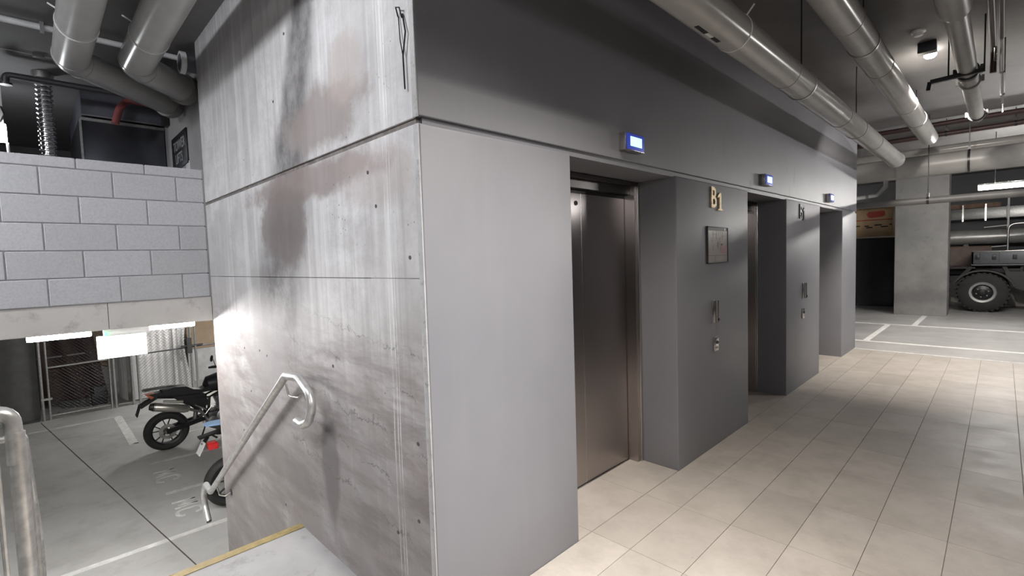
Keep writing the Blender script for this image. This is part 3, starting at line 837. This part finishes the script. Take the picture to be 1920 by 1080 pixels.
part('rack_hoop', MB().tube(fillet([(1.735, 14.98, 1.44), (1.735, 14.98, 2.06), (3.3, 14.98, 2.06), (3.3, 14.98, 1.44)], .16), .022, 10), steel_l, t)
part('cab', MB().prism([(3.8, .9), (3.8, 2.25), (4.0, 2.4), (4.9, 2.4), (5.2, 1.6), (5.9, 1.5), (6.0, .6), (5.2, .6), (5.1, 1.0), (4.2, 1.0), (4.1, .8)], 15.0, 16.4, 'y'), tray_m, t)
part('cab_window', MB().prism([(3.95, 1.65), (3.95, 2.2), (4.8, 2.2), (5.0, 1.65)], 14.985, 15.0, 'y'), blk, t)
# things behind the truck
t = thing('round_duct', 'fat silver round duct running behind the tray truck', 'duct', (.5, 16.9, 1.8))
for a, b in ((.1, 1.75), (1.75, 3.4), (3.4, 5.5)):
    part('duct_length', MB().lathe([(.19, a), (.195, a), (.195, b), (.19, b)], (0, 17.06, 1.80), (1, 0, 0), 24), ductm, t)
for x in (.9, 3): part('duct_foot', MB().box((x, 16.96, 0), (x+.1, 17.16, 1.62)), dkgrey, t)
t = thing('rectangular_duct', 'flat grey sheet metal duct hung above the silver round duct', 'duct', (.5, 17, 2.3))
part('duct_length', MB().box((.3, 16.8, 2.28), (5.5, 17.3, 2.56), .004), galv, t)
for x in (.88, 1.32, 2.2): part('hanger_strap', MB().box((x-.016, 16.77, 2.22), (x+.016, 16.8, 2.66)), steel_l, t)
part('flange', MB().box((1.70, 16.78, 2.26), (1.74, 17.32, 2.58)), white_p, t)
part('flange', MB().box((2.07, 16.78, 2.26), (2.11, 17.32, 2.58)), white_p, t)
t = thing('rack_post', 'white steel upright standing behind the truck tray', 'post', (1.74, 16.6, 0))
part('upright', MB().box((1.72, 16.53, 0), (1.76, 16.57, 2.95), .003), white_p, t)
part('arm', MB().bar((1.30, 16.55, 2.04), (1.72, 16.55, 2.07), .02), white_p, t)
part('arm', MB().bar((1.45, 16.55, 1.53), (1.72, 16.55, 1.55), .025), white_p, t)
part('base_plate', MB().box((1.66, 16.52, 0), (1.82, 16.59, .012)), galv, t)
tag(part('timber_bearer', MB().box((.3, 17.0, 2.58), (1.6, 17.25, 2.70), .004), timber), 'brown timber bearer lying on top of the flat sheet metal duct', 'timber')
t = thing('cardboard_box', 'dusty brown carton low behind the tray truck', 'box', (.7, 16.9, 1.1))
part('carton', MB().box((.25, 16.6, .955), (1.45, 16.84, 1.55), .01), simple('dusty_carton', (.26, .20, .18), .8), t)
part('flap', MB().box((.25, 16.59, 1.53), (1.45, 16.84, 1.56)), timber, t)
t = thing('low_wall_kerb', 'pale concrete kerb running along behind the truck', 'kerb', (2, 16.5, 0))
part('kerb', MB().box((-.2, 16.6, 0), (5.5, 16.84, .95), .01), beam_m, t)

# ------------------------------------------------------------------ handrail on the concrete wall
t = thing('wall_handrail', 'galvanised tube handrail descending on the stained concrete wall with curled ends', 'handrail', (-2.4, -.09, .3))
yh = -.09
top = [(-3.42, yh, -.445), (-1.46, yh, .875), (-1.36, yh, .945), (-1.16, yh, .965), (-1.02, yh, .90), (-.99, yh, .82), (-1.05, yh, .73), (-1.13, yh, .695), (-1.22, yh, .70)]
part('rail', MB().tube(fillet(top, .07, 5), .024, 14), rail_m, t)
part('lower_bend', MB().tube(fillet([(-3.42, yh, -.445), (-3.60, yh, -.42), (-3.70, yh, -.55), (-3.69, yh, -.66), (-3.57, yh, -.78)], .09, 6), .025, 14), rail_m, t)
part('end_cap', MB().tube([(-3.575, yh, -.775), (-3.566, yh, -.784)], .021, 14), blk, t)
part('weld_band', MB().tube([(-3.697, yh, -.60), (-3.697, yh, -.62)], .0262, 14), galv, t)
for xx, zz in ((-1.36, .895), (-3.16, -.315)):
    br = part('bracket', MB().tube(fillet([(xx, yh, zz), (xx+.02, yh+.005, zz-.07), (xx+.05, -.045, zz-.085), (xx+.06, 0, zz-.06)], .02), .006, 8), steel_l, t)
    part('wall_flange', MB().lathe([(.028, 0), (.028, .006), (.012, .009)], (xx+.06, 0, zz-.06), (0, -1, 0), 18), dkgrey, br)
# guard rail at the stair head
t = thing('stair_guard_rail', 'galvanised guard rail with rounded corner post at the stair head, bottom left', 'railing', (-.73, -1.22, LND))
part('post', MB().tube(fillet([(-.73, -1.6, 1.135), (-.73, -1.212, 1.135), (-.73, -1.212, .95)], .05, 6), .024, 14), rail_m, t)
part('post', MB().tube([(-.73, -1.207, 1.06), (-.73, -1.207, LND)], .0245, 16), rail_m, t)
part('top_rail', MB().tube([(-.73, -3.6, 1.135), (-.73, -1.6, 1.135)], .024, 14), rail_m, t)
for k in range(12):
    part('baluster', MB().tube([(-.73, -1.258-.11*k, 1.04), (-.73, -1.258-.11*k, .06)], .008, 8), rail_m, t)
part('bottom_rail', MB().tube([(-.73, -3.6, .06), (-.73, -1.21, .06)], .014, 10), rail_m, t)
part('mid_rail', MB().tube([(-.73, -3.6, 1.04), (-.73, -1.21, 1.04)], .012, 10), rail_m, t)
t = thing('stair_balustrade', 'galvanised handrail sloping down the open side of the stairs behind the corner post', 'railing', (-1.5, -1.235, LND))
part('rail', MB().tube([(-.76, -1.212, 1.03), (-1.45, -1.212, .86), (-3.35, -1.212, -.38)], .022, 12), rail_m, t)
for xx, zt, zb in ((-1.46, .85, -.07), (-2.4, .24, -.67), (-3.3, -.35, LZ)):
    part('post', MB().tube([(xx, -1.212, zt), (xx, -1.212, zb)], .02, 12), rail_m, t)
part('bottom_rail', MB().tube([(-1.46, -1.212, .12), (-3.3, -1.212, -1.08)], .014, 10), rail_m, t)

# ------------------------------------------------------------------ lights and sign under the deck edge beam
batten('batten_light', 'glaring white batten light under the beam, left of the exit box', (-3.50, -1.19, 1.108), (-3.50, -.82, 1.108), glow, hang=False)
batten('batten_light', 'glaring white batten light under the beam, next to the concrete wall', (-3.50, -.45, 1.108), (-3.50, -.11, 1.108), glow, hang=False)
t = thing('exit_sign', 'overexposed white exit box with green dot hanging under the beam', 'sign', (-3.42, -.63, 1.1))
part('housing', MB().box((-3.45, -.795, .898), (-3.418, -.475, 1.082), .004), white_p, t)
part('lit_face', MB().box((-3.418, -.79, .903), (-3.413, -.48, 1.077)), glow_s, t)
part('mount', MB().box((-3.46, -.75, 1.08), (-3.43, -.45, 1.137)), white_p, t)
part('indicator', MB().lathe([(.012, 0), (.012, .01)], (-3.43, -.735, 1.10), (1, 0, 0), 12), glow_g, t)
batten('batten_light', 'unseen batten light added under the beam beyond the left edge of view', (-3.50, -2.2, 1.108), (-3.50, -1.42, 1.108), glow, hang=False)  # extra tube out of view, added to brighten the lower floor
batten('batten_light', 'batten light on the lower soffit out of sight behind the concrete wall', (-11.5, 2.45, 1.06), (-10.1, 2.45, 1.06), glow, hang=False)

# ------------------------------------------------------------------ upper deck services, top left
def bent(name, label, pts, r, bend, mat, tie, sleeve):
    t = thing(name, label, 'pipe', pts[0])
    P = fillet(pts, bend, 10)
    k = next(i for i, p in enumerate(P) if (p-Vector(pts[0])).length > .01)
    part('straight_length', MB().tube([P[0], P[1]], r, 28), pvc, t)
    part('elbow', MB().tube(P[1:-1], r, 28), pvc, t)
    part('branch_length', MB().tube([P[-2], P[-1]], r, 28), pvc, t)
    d = (P[1]-P[0]).normalized(); e = (P[-1]-P[-2]).normalized()
    for q, dd in ((P[1], d), (P[-2], e)):
        part('joint_band', MB().tube([q-dd*.012, q+dd*.012], r+.004, 28), pvc, t)
    part('cable_tie', MB().lathe([(r, tie-.004), (r+.005, tie-.004), (r+.005, tie+.004), (r, tie+.004)], (0, pts[0][1], pts[0][2]), (1, 0, 0), 28).bar((tie, pts[0][1]-r*.8, pts[0][2]+r*.6), (tie-.05, pts[0][1]-r*1.2, pts[0][2]+r*1.0), .010), white_p, t)
    part('wall_sleeve', MB().tube([Vector(sleeve)-e*.03, Vector(sleeve)+e*.05], r+.02, 28), pvc_d, t)
    return t
bent('large_pipe', 'large grey ceiling pipe at far left bending towards the sign wall', [(.5, -.80, 3.3), (-3.62, -.80, 3.3), (-4.40, -.02, 3.3)], .115, .22, pvc, -2.85, (-4.40, -.02, 3.3))
bent('large_pipe', 'large grey ceiling pipe bending to the wall, nearest the concrete wall', [(.5, -.41, 3.3), (-3.42, -.41, 3.3), (-3.82, -.01, 3.3)], .12, .22, pvc, -2.75, (-3.82, -.01, 3.3))
t = thing('pipe_collar', 'bluish pipe stub with white collar on the wall behind the large pipes', 'pipe', (-3.45, .08, 3.4))
part('stub', MB().tube([(-3.42, .10, 3.40), (-3.42, -.10, 3.40)], .07, 20), duct_b, t)
part('collar', MB().lathe([(.07, -.10), (.092, -.10), (.092, -.06), (.07, -.06)], (-3.42, 0, 3.40), (0, 1, 0), 24, True), white_p, t)
t = thing('ceiling_conduit', 'thin white conduit crossing the ceiling behind both large pipes', 'pipe', (-3.68, 0, 3.53))
part('conduit_length', MB().tube([(-3.68, -3, 3.525), (-3.68, .09, 3.525)], .024, 10), white_p, t)
for y in (-.95, -.2): part('saddle', MB().box((-3.71, y-.012, 3.49), (-3.65, y+.012, H)), galv, t)
tag(part('ceiling_cable', MB().tube([(-4.45, -3, 3.55), (-4.45, .0, 3.55)], .006, 6).box((-4.47, -1.0, 3.53), (-4.43, -.92, H)), steel_l), 'thin bright cable with a clip on the ceiling at far left', 'cable')
t = thing('flexible_duct', 'ribbed foil flexible duct hanging from the ceiling behind the block wall', 'duct', (-5.0, -.93, 3.5))
prof = []
z = 3.5
while z > 2.0:
    prof += [(.055, z), (.068, z-.012), (.068, z-.02), (.055, z-.032), (.055, z-.04)]
    z -= .045
part('ribbed_sleeve', MB().lathe(prof, (-5.0, -.93, 0), (0, 0, 1), 18), foil, t)
part('collar', MB().lathe([(.085, 3.5), (.085, H)], (-5.0, -.93, 0), (0, 0, 1), 20), galv, t)
t = thing('dark_duct', 'big dark sheet metal duct behind the block wall and red pipe', 'duct', (-6.2, -.3, 2.4))
part('duct_body', MB().box((-7.0, -.66, 1.345), (-5.35, .09, 3.27), .004), duct_d, t)
part('flange', MB().box((-5.35, -.66, 3.235), (-5.325, .09, 3.265)).box((-5.35, -.665, 1.35), (-5.325, -.645, 3.235)), galv, t)
t = thing('bulkhead', 'blue grey bulkhead box on the ceiling above the dark duct', 'bulkhead', (-7, -1.2, 3.4))
part('panel', MB().box((-7.2, -.64, 3.285), (-5.32, .08, H-.004)), duct_b, t)
part('trim_edge', MB().box((-5.32, -.64, 3.285), (-5.31, .08, 3.295)), galv, t)
t = thing('deck_pipe', 'dark pipe with elbow crossing the deck in front of the foil duct', 'pipe', (-4.8, -.6, 3.42))
part('pipe_length', MB().tube(fillet([(-4.8, -1.185, 3.34), (-4.8, -1.185, 3.43), (-4.8, .09, 3.43)], .04), .028, 12), dkgrey, t)
part('flange', MB().lathe([(.045, 3.335), (.045, 3.355)], (-4.8, -1.185, 0), (0, 0, 1), 14), dkgrey, t)
t = thing('sprinkler_elbow', 'red sprinkler pipe dropping with an elbow before the dark duct', 'pipe', (-5.2, -.35, 3.3))
part('pipe_length', MB().tube(fillet([(-5.2, -.05, 3.48), (-5.2, -.25, 3.485), (-5.2, -.33, 3.38), (-5.2, -.375, 3.21)], .05), .034, 12), redb, t)
part('pipe_length', MB().tube([(-5.2, -.05, 3.48), (-5.2, .095, 3.48)], .03, 12), redb, t)
t = thing('pendant_lamp', 'bright white lamp on a drop conduit at the left edge of the deck', 'lamp', (-5.4, -1.25, 3.0))
part('lens', MB().box((-5.46, -1.36, 2.93), (-5.40, -1.215, 3.11), .01), glow_p, t)
part('arm', MB().box((-5.46, -1.27, 3.11), (-5.42, -1.23, H)), white_p, t)
part('cable', MB().tube([(-5.42, -1.26, 3.11), (-5.40, -1.22, 3.2), (-5.42, -1.24, 3.28)], .008, 6), blk, t)
part('drop_tube', MB().tube([(-5.43, -1.215, 2.93), (-5.43, -1.21, 2.2)], .012, 8), white_p, t)
# sign
t = thing('lift_sign', 'black LIFTS sign with grey lettering on the wall above the block wall', 'sign', (-4.6, .09, 2.88))
part('panel', MB().box((-4.97, .085, 2.70), (-4.27, .1, 3.055), .002), sign_m, t)
text('lettering', 'TOWER', .15, .003, (1, 0, 0), (0, 0, 1), (-4.60, .0845, 2.935), sign_t, t, sx=1.0)
text('lettering', 'LIFTS', .15, .003, (1, 0, 0), (0, 0, 1), (-4.64, .0845, 2.80), sign_t, t, sx=1.0)
t = thing('wall_speaker', 'slim black box fixed high on the sign wall beside the pipes', 'box', (-5.15, .06, 3.33))
part('case', MB().box((-5.18, .04, 3.24), (-5.05, .1, 3.42), .004), blk, t)
part('grille', MB().box((-5.17, .036, 3.25), (-5.06, .04, 3.41)), ink, t)
tag(part('paper_notice', MB().box((-4.40, .094, 2.60), (-4.25, .1, 2.715)), white_p), 'corner of white paper notice under the black LIFTS sign', 'notice')

# ------------------------------------------------------------------ storage cages on the lower level
FX = -12.16
LC = 1.14
def rod(mb, a, b, r=.022): return mb.tube([a, b], r, 10)
t = thing('storage_cage_panel', 'solid dark grey storage cage front at far left', 'cage', (FX, -2.6, LZ))
part('cloth_panel', MB().grid(lambda u, v: (FX+.02*math.sin(u*30), -4.2+3.03*u, LZ+.02+2.5*v), 40, 2), grey_sheet, t)
for y in (-4.2, -1.75): part('post', rod(MB(), (FX+.04, y, LZ), (FX+.04, y, LC), .028), galv, t)
part('kerb_rail', MB().box((FX-.02, -4.2, LZ), (FX+.03, -1.19, LZ+.05)), dkgrey, t)
t = thing('cage_gate', 'chain link cage gate standing before the maroon sheet', 'gate', (FX, -.5, LZ))
for y in (-1.13, -1.03, -.04, .03): part('post', rod(MB(), (FX+.02, y, LZ), (FX+.02, y, LC), .028 if y in (-1.13, .03) else .02), galv, t)
part('top_rail', rod(MB(), (FX, -1.03, .9), (FX, -.04, .9)), galv, t)
part('mid_rail', rod(MB(), (FX, -1.03, -.34), (FX, -.04, -.32)), galv, t)
part('bottom_rail', rod(MB(), (FX, -1.03, LZ+.08), (FX, -.04, LZ+.08), .024), galv, t)
part('hinge', MB().box((FX+.0, -1.15, LZ+.42), (FX+.06, -.98, LZ+.46)).box((FX, -1.15, .5), (FX+.06, -.98, .54)), galv, t)
part('wire_mesh', chainlink(MB(), (FX, -1.03, LZ+.08), (0, 1, 0), (0, 0, 1), .99, 2.3, .07, .0024), dkgrey, t, kind='stuff')
t = thing('maroon_tarpaulin', 'dark maroon sheet hanging behind the left cage gate', 'sheet', (-13.4, -.7, LZ))
part('sheet', MB().grid(lambda u, v: (-13.3+.05*math.sin(u*22+v*3), -1.5+(1.50-.32*v)*u, LZ+.10+2.40*v), 40, 8), maroon, t)
part('batten', MB().bar((-13.28, -1.2, -.28), (-13.28, -.25, -.26), .03), steel_dk, t)
t = thing('leaning_board', 'tan plywood board leaning behind the cage gate posts', 'board', (-13.6, -.05, LZ))
part('board', MB().prism([(-.30, LZ+.9), (.10, LZ+.7), (.14, .7), (-.32, .9)], -13.65, -13.6), ply, t)
part('edge', MB().bar((-13.58, -.30, LZ+.9), (-13.58, .10, LZ+.7), .03), timber, t)
t = thing('crate_pile', 'dark low crates lying behind the cage gate posts', 'crate', (-13.2, .25, LZ))
part('crate', MB().box((-13.0, -.34, LZ), (-12.75, -.06, LZ+.26), .02), blk, t)
part('crate', MB().obox((-12.87, -.20, LZ+.335), (.2, .24, .14), (1, .3, 0), (0, 1, 0)), dkgrey, t)
t = thing('cage_fence', 'chain link cage fence in front of the white plastic sheet', 'fence', (FX, 1.0, LZ))
for y in (.34, .46, 1.5, 1.60): part('post', rod(MB(), (FX+.02, y, LZ), (FX+.02, y, LC), .026), galv, t)
part('top_rail', rod(MB(), (FX, .46, -.30), (FX, 2.6, -.26), .016), dkgrey, t)
part('bottom_rail', rod(MB(), (FX, .08, LZ+.06), (FX, 2.6, LZ+.06), .018), galv, t)
part('wire_mesh', chainlink(MB(), (FX, .46, LZ+.05), (0, 1, 0), (0, 0, 1), 1.04, 2.4, .07, .0026), steel_dk, t, kind='stuff')
part('latch', MB().box((FX+.03, 1.3, -.25), (FX+.06, 1.75, -.22)).box((FX+.03, 1.42, -.42), (FX+.07, 1.52, -.05)), dkgrey, t)
t = thing('plastic_sheet', 'white plastic sheet draped inside the cage behind the motorcycle', 'sheet', (-12.4, 1.0, LZ))
def drape(u, v):
    pinch = math.exp(-((v-.45)/.22)**2)
    y = .36+(1.15)*u - (max(0, u-.75)*pinch*.35)
    f = .02*math.sin(u*55)*(.3+u)+.05*math.sin(u*9+v*2)
    return (-12.38+f*(1 if u > .7 else .35), y, LZ+.05+2.5*v)
part('sheet', MB().grid(drape, 60, 14), sheet_m, t)
t = thing('plastic_sheet', 'narrow white plastic strip hanging inside the left side of the cage', 'sheet', (-12.9, .3, LZ))
part('sheet', MB().grid(lambda u, v: (-13.0+.55*u, .18+.10*u+.02*math.sin(u*25), LZ+.05+2.4*v), 24, 2), sheet_m, t)
t = thing('plywood_wall', 'tan board lining on the rear wall right of the plastic sheet', 'board', (-13.6, 2.4, LZ))
part('board', MB().box((-13.7, 1.72, -.55), (-13.65, 3.6, LC-.02)), ply, t)
part('lower_board', MB().box((-13.7, 1.72, LZ), (-13.66, 3.6, -.56)), white_p, t)

# ------------------------------------------------------------------ motorcycles (heading +Y, camera sees their right side)
def moto(label, X, Y, style):
    t = thing('motorcycle', label, 'motorcycle', (X, Y, LZ))
    G = LZ
    def P(w, u, z): return (X+w, Y+u, G+z)
    def wheel(u, R, wd, nm):
        h = wd/2; c = P(0, u, R)
        tw = part(nm, MB().lathe([(R-.095, -h*.75), (R-.05, -h), (R-.015, -h*.75), (R, -h*.3), (R, h*.3), (R-.015, h*.75), (R-.05, h), (R-.095, h*.75)], c, (1, 0, 0), 40, True), rubber, t)
        part('rim', MB().lathe([(R-.12, -h*.6), (R-.092, -h*.72), (R-.092, h*.72), (R-.12, h*.6)], c, (1, 0, 0), 40, True), blk_m, tw)
        sp = MB()
        for k in range(5):
            for s in (-1, 1):
                a = 2*PI*k/5+.3; b = a+s*.26
                sp.bar((c[0], c[1]+.05*math.cos(a), c[2]+.05*math.sin(a)), (c[0], c[1]+(R-.11)*math.cos(b), c[2]+(R-.11)*math.sin(b)), .016, .022, (1, 0, 0))
        part('spokes', sp, dkgrey, tw)
        part('hub', MB().lathe([(.03, -.09), (.05, -.07), (.06, 0), (.05, .07), (.03, .09)], c, (1, 0, 0), 20), grey_c, tw)
        part('brake_disc', MB().lathe([(.07, .075), (.125, .075), (.125, .081), (.07, .081)], c, (1, 0, 0), 32, True), chrome, tw)
        return tw
    wheel(0, .322, .165, 'rear_wheel'); wheel(1.53, .335, .115, 'front_wheel')
    part('swingarm', MB().bar(P(.10, -.02, .322), P(.10, .58, .43), .04, .075).bar(P(-.10, -.02, .322), P(-.10, .58, .43), .04, .075).bar(P(-.1, .5, .42), P(.1, .5, .42), .07), blk_m, t)
    fr = MB()
    for s in (-1, 1):
        fr.tube([P(s*.11, -.12, .93), P(s*.12, .30, .84), P(s*.13, .62, .78), P(s*.05, 1.12, .98)], .018, 8)
        fr.tube([P(s*.12, .2, .86), P(s*.13, .52, .50), P(s*.12, .62, .38)], .018, 8)
        fr.tube([P(s*.13, .62, .78), P(s*.13, .58, .42)], .022, 8)
        fr.tube([P(s*.10, .60, .36), P(s*.10, .98, .30), P(s*.05, 1.12, .90)], .018, 8)
    part('frame', fr, blk_m, t)
    en = part('engine', MB().box(P(-.17, .58, .28), P(.17, .98, .52), .03).obox(P(0, .86, .66), (.26, .22, .30), (1, 0, 0), (0, .94, .34), .02), dkgrey, t)
    ec = MB()
    ec.lathe([(.10, 0), (.10, .03), (.07, .045)], P(.17, .80, .43), (1, 0, 0), 20).lathe([(.07, 0), (.07, .03), (.04, .04)], P(.17, .64, .38), (1, 0, 0), 20)
    ec.lathe([(.05, 0), (.05, .04)], P(.13, .86, .68), (1, 0, 0), 16)
    part('engine_cover', ec, grey_c, en)
    fn = MB()
    for k in range(6): fn.obox(P(0, .86+k*.012, .58+.035*k), (.30, .25, .008), (1, 0, 0), (0, .94, .34))
    part('cylinder_fins', fn, grey_c, en)
    part('shock', MB().tube([P(.05, .40, .42), P(.05, .46, .80)], .035, 12), grey_c, t)
    part('fuel_tank', MB().prism([(.56, .86), (.62, 1.02), (.72, 1.15), (.95, 1.18), (1.14, 1.08), (1.16, .92), (.9, .80)], X-.15, X+.15).bm and MB().lathe([(.02, -.30), (.13, -.24), (.17, -.05), (.17, .12), (.12, .26), (.04, .30)], P(0, .86, 1.0), (0, 1, .05), 20), blk if style == 1 else blue_p, t)
    part('front_fork', MB().tube([P(.09, 1.53, .335), P(.09, 1.16, 1.12)], .026, 10).tube([P(-.09, 1.53, .335), P(-.09, 1.16, 1.12)], .026, 10), grey_c, t)
    part('front_mudguard', MB().prism([(Y+1.53+.375*math.cos(a), G+.335+.375*math.sin(a)) for a in [PI*(.15+.6*k/10) for k in range(11)]]+[(Y+1.53+.36*math.cos(a), G+.335+.36*math.sin(a)) for a in [PI*(.75-.6*k/10) for k in range(11)]], X-.06, X+.06), blk, t)
    hbz = 1.20 if style == 1 else 1.05
    hbr = part('handlebar', MB().tube(fillet([P(.40, .76, hbz), P(.20, .92, hbz+.02), P(0, .98, hbz-.03), P(-.20, .92, hbz+.02), P(-.40, .76, hbz)], .08), .013, 8), blk_m, t)
    for q in (-1, 1): part('grip', MB().tube([P(q*.40, .76, hbz), P(q*.29, .85, hbz+.01)], .02, 10), blk, hbr)
    for s in (-1, 1):
        mr = part('mirror', MB().lathe([(.01, -.02), (.05, -.015), (.062, .0), (.05, .012)], P(s*.34, .80, hbz+.17), (0, 1, -.2), 16), blk, t)
        part('mirror_stem', MB().tube([P(s*.30, .85, hbz), P(s*.33, .82, hbz+.15)], .006, 6), blk_m, mr)
        part('hand_guard', MB().bar(P(s*.42, .80, hbz+.01), P(s*.26, 1.0, hbz+.03), .07, .02), blk, t)
    part('headlamp', MB().lathe([(.03, 0), (.08, .04), (.095, .12), (.09, .14)], P(0, 1.18, 1.0), (0, 1, -.1), 18), grey_c, t)
    part('windscreen', MB().prism([(Y+1.28, G+1.05), (Y+1.30, G+1.05), (Y+1.14, G+1.42), (Y+1.12, G+1.42)], X-.13, X+.13), blk, t)
    part('footrest', MB().bar(P(.13, .50, .40), P(.25, .48, .39), .03).bar(P(-.13, .50, .40), P(-.25, .48, .39), .03), chrome, t)
    part('kick_stand', MB().tube([P(-.10, .62, .34), P(-.24, .54, .0)], .014, 8), blk_m, t)
    part('side_panel', MB().prism([(Y+.08, G+.90), (Y+.55, G+.86), (Y+.62, G+.66), (Y+.44, G+.60), (Y+.2, G+.78)], X-.14, X+.14), blk, t)
    part('linkage', MB().tube([P(.15, .46, .62), P(.17, .60, .36)], .016, 8).tube([P(.16, .40, .70), P(.16, .56, .58)], .02, 8).tube([P(.16, .5, .46), P(.16, .64, .62)], .012, 8), chrome, t)
    if style == 1:
        part('seat', MB().prism([(Y-.05, G+.97), (Y-.04, G+1.02), (Y+.15, G+1.045), (Y+.30, G+1.03), (Y+.40, G+.96), (Y+.52, G+.93), (Y+.66, G+1.0), (Y+.66, G+.88), (Y+.3, G+.88)], X-.12, X+.12), blk, t)
        rk = MB()
        for s in (-1, 1): rk.tube([P(s*.09, .16, 1.045), P(s*.10, -.10, 1.06), P(s*.07, -.28, 1.05)], .010, 8)
        rk.tube([P(.07, -.28, 1.05), P(-.07, -.28, 1.05)], .010, 8).tube([P(.1, -.08, 1.06), P(-.1, -.08, 1.06)], .01, 8)
        part('luggage_rack', rk, grey_c, t)
        part('rack_plate', MB().box(P(-.09, -.27, 1.055), P(.09, .02, 1.07), .004), blk, t)
        part('tail_unit', MB().prism([(Y-.22, G+.99), (Y+.1, G+1.0), (Y+.35, G+.90), (Y+.1, G+.86), (Y-.14, G+.93)], X-.10, X+.10), blk, t)
        part('tail_light', MB().prism([(Y-.26, G+.99), (Y-.14, G+1.0), (Y-.13, G+.94), (Y-.19, G+.91)], X-.075, X+.075), amber, t)
        mg = part('rear_mudguard', MB().bar(P(0, -.12, .92), P(0, -.34, .80), .05, .15, (1, 0, 0)), blk, t)
        part('number_plate', MB().bar(P(0, -.335, .83), P(0, -.39, .66), .012, .18, (1, 0, 0)), blk_m, mg)
        ex = part('muffler', MB().tube([P(.19, -.20, .805), P(.19, -.18, .80), P(.19, .24, .675), P(.19, .30, .65)], [.055, .07, .068, .045], 18), muff, t)
        part('end_cap', MB().tube([P(.19, -.235, .815), P(.19, -.17, .797)], [.05, .0725], 18), blk, ex)
        part('heat_shield', MB().tube([P(.19, -.05, .86), P(.20, .22, .80)], [.02, .03], 10), muff, ex)
        part('header_pipe', MB().tube(fillet([P(.19, .30, .65), P(.17, .48, .56), P(.12, .62, .32), P(.1, 1.0, .30), P(.08, 1.05, .55)], .06), .024, 10), grey_c, t)
    else:
        part('seat', MB().prism([(Y+.0, G+.90), (Y+.02, G+.95), (Y+.28, G+.92), (Y+.60, G+.84), (Y+.66, G+.90), (Y+.66, G+.78), (Y+.2, G+.84)], X-.11, X+.11), blk, t)
        part('tail_fairing', MB().prism([(Y-.27, G+1.095), (Y-.20, G+1.11), (Y+.35, G+1.09), (Y+.6, G+.95), (Y+.3, G+1.04), (Y-.1, G+1.082)], X-.09, X+.09), blue_p, t, label='pale blue tail fairing')
        part('tail_unit', MB().prism([(Y-.24, G+1.09), (Y+.3, G+1.05), (Y+.55, G+.88), (Y+.2, G+.86), (Y-.05, G+.98)], X-.10, X+.10), blk, t)
        mg = part('plate_hanger', MB().bar(P(.0, -.02, .98), P(0, -.34, .955), .02, .05, (1, 0, 0)).bar(P(0, -.34, .955), P(0, -.1, .99), .018, .12, (1, 0, 0)).bar(P(0, -.24, .95), P(0, -.30, .86), .03, .05, (1, 0, 0)).tube([P(-.1, -.2, .95), P(.16, -.18, .96)], .012, 8), blk_m, t)
        part('number_plate', MB().bar(P(.02, -.29, .90), P(.02, -.36, .76), .008, .16, (1, 0, 0)), white_p, mg)
        part('tail_light', MB().box(P(-.05, -.26, .80), P(.11, -.15, .875), .012), red_l, t)
        part('indicator', MB().tube([P(.10, -.08, 1.0), P(.20, -.06, .99)], [.02, .03], 10), chrome, t)
        ex = part('muffler', MB().tube([P(.16, .30, .36), P(.17, .62, .30)], [.06, .05], 16), muff, t)
        part('end_cap', MB().tube([P(.16, .27, .366), P(.16, .31, .36)], .061, 16), blk, ex)
    return t
moto('black adventure motorcycle with silver muffler parked by the white plastic sheet', -8.2, .325, 1)
moto('motorcycle with pale blue tail and red lamp, mostly hidden by the concrete wall', -5.22, .53, 2)
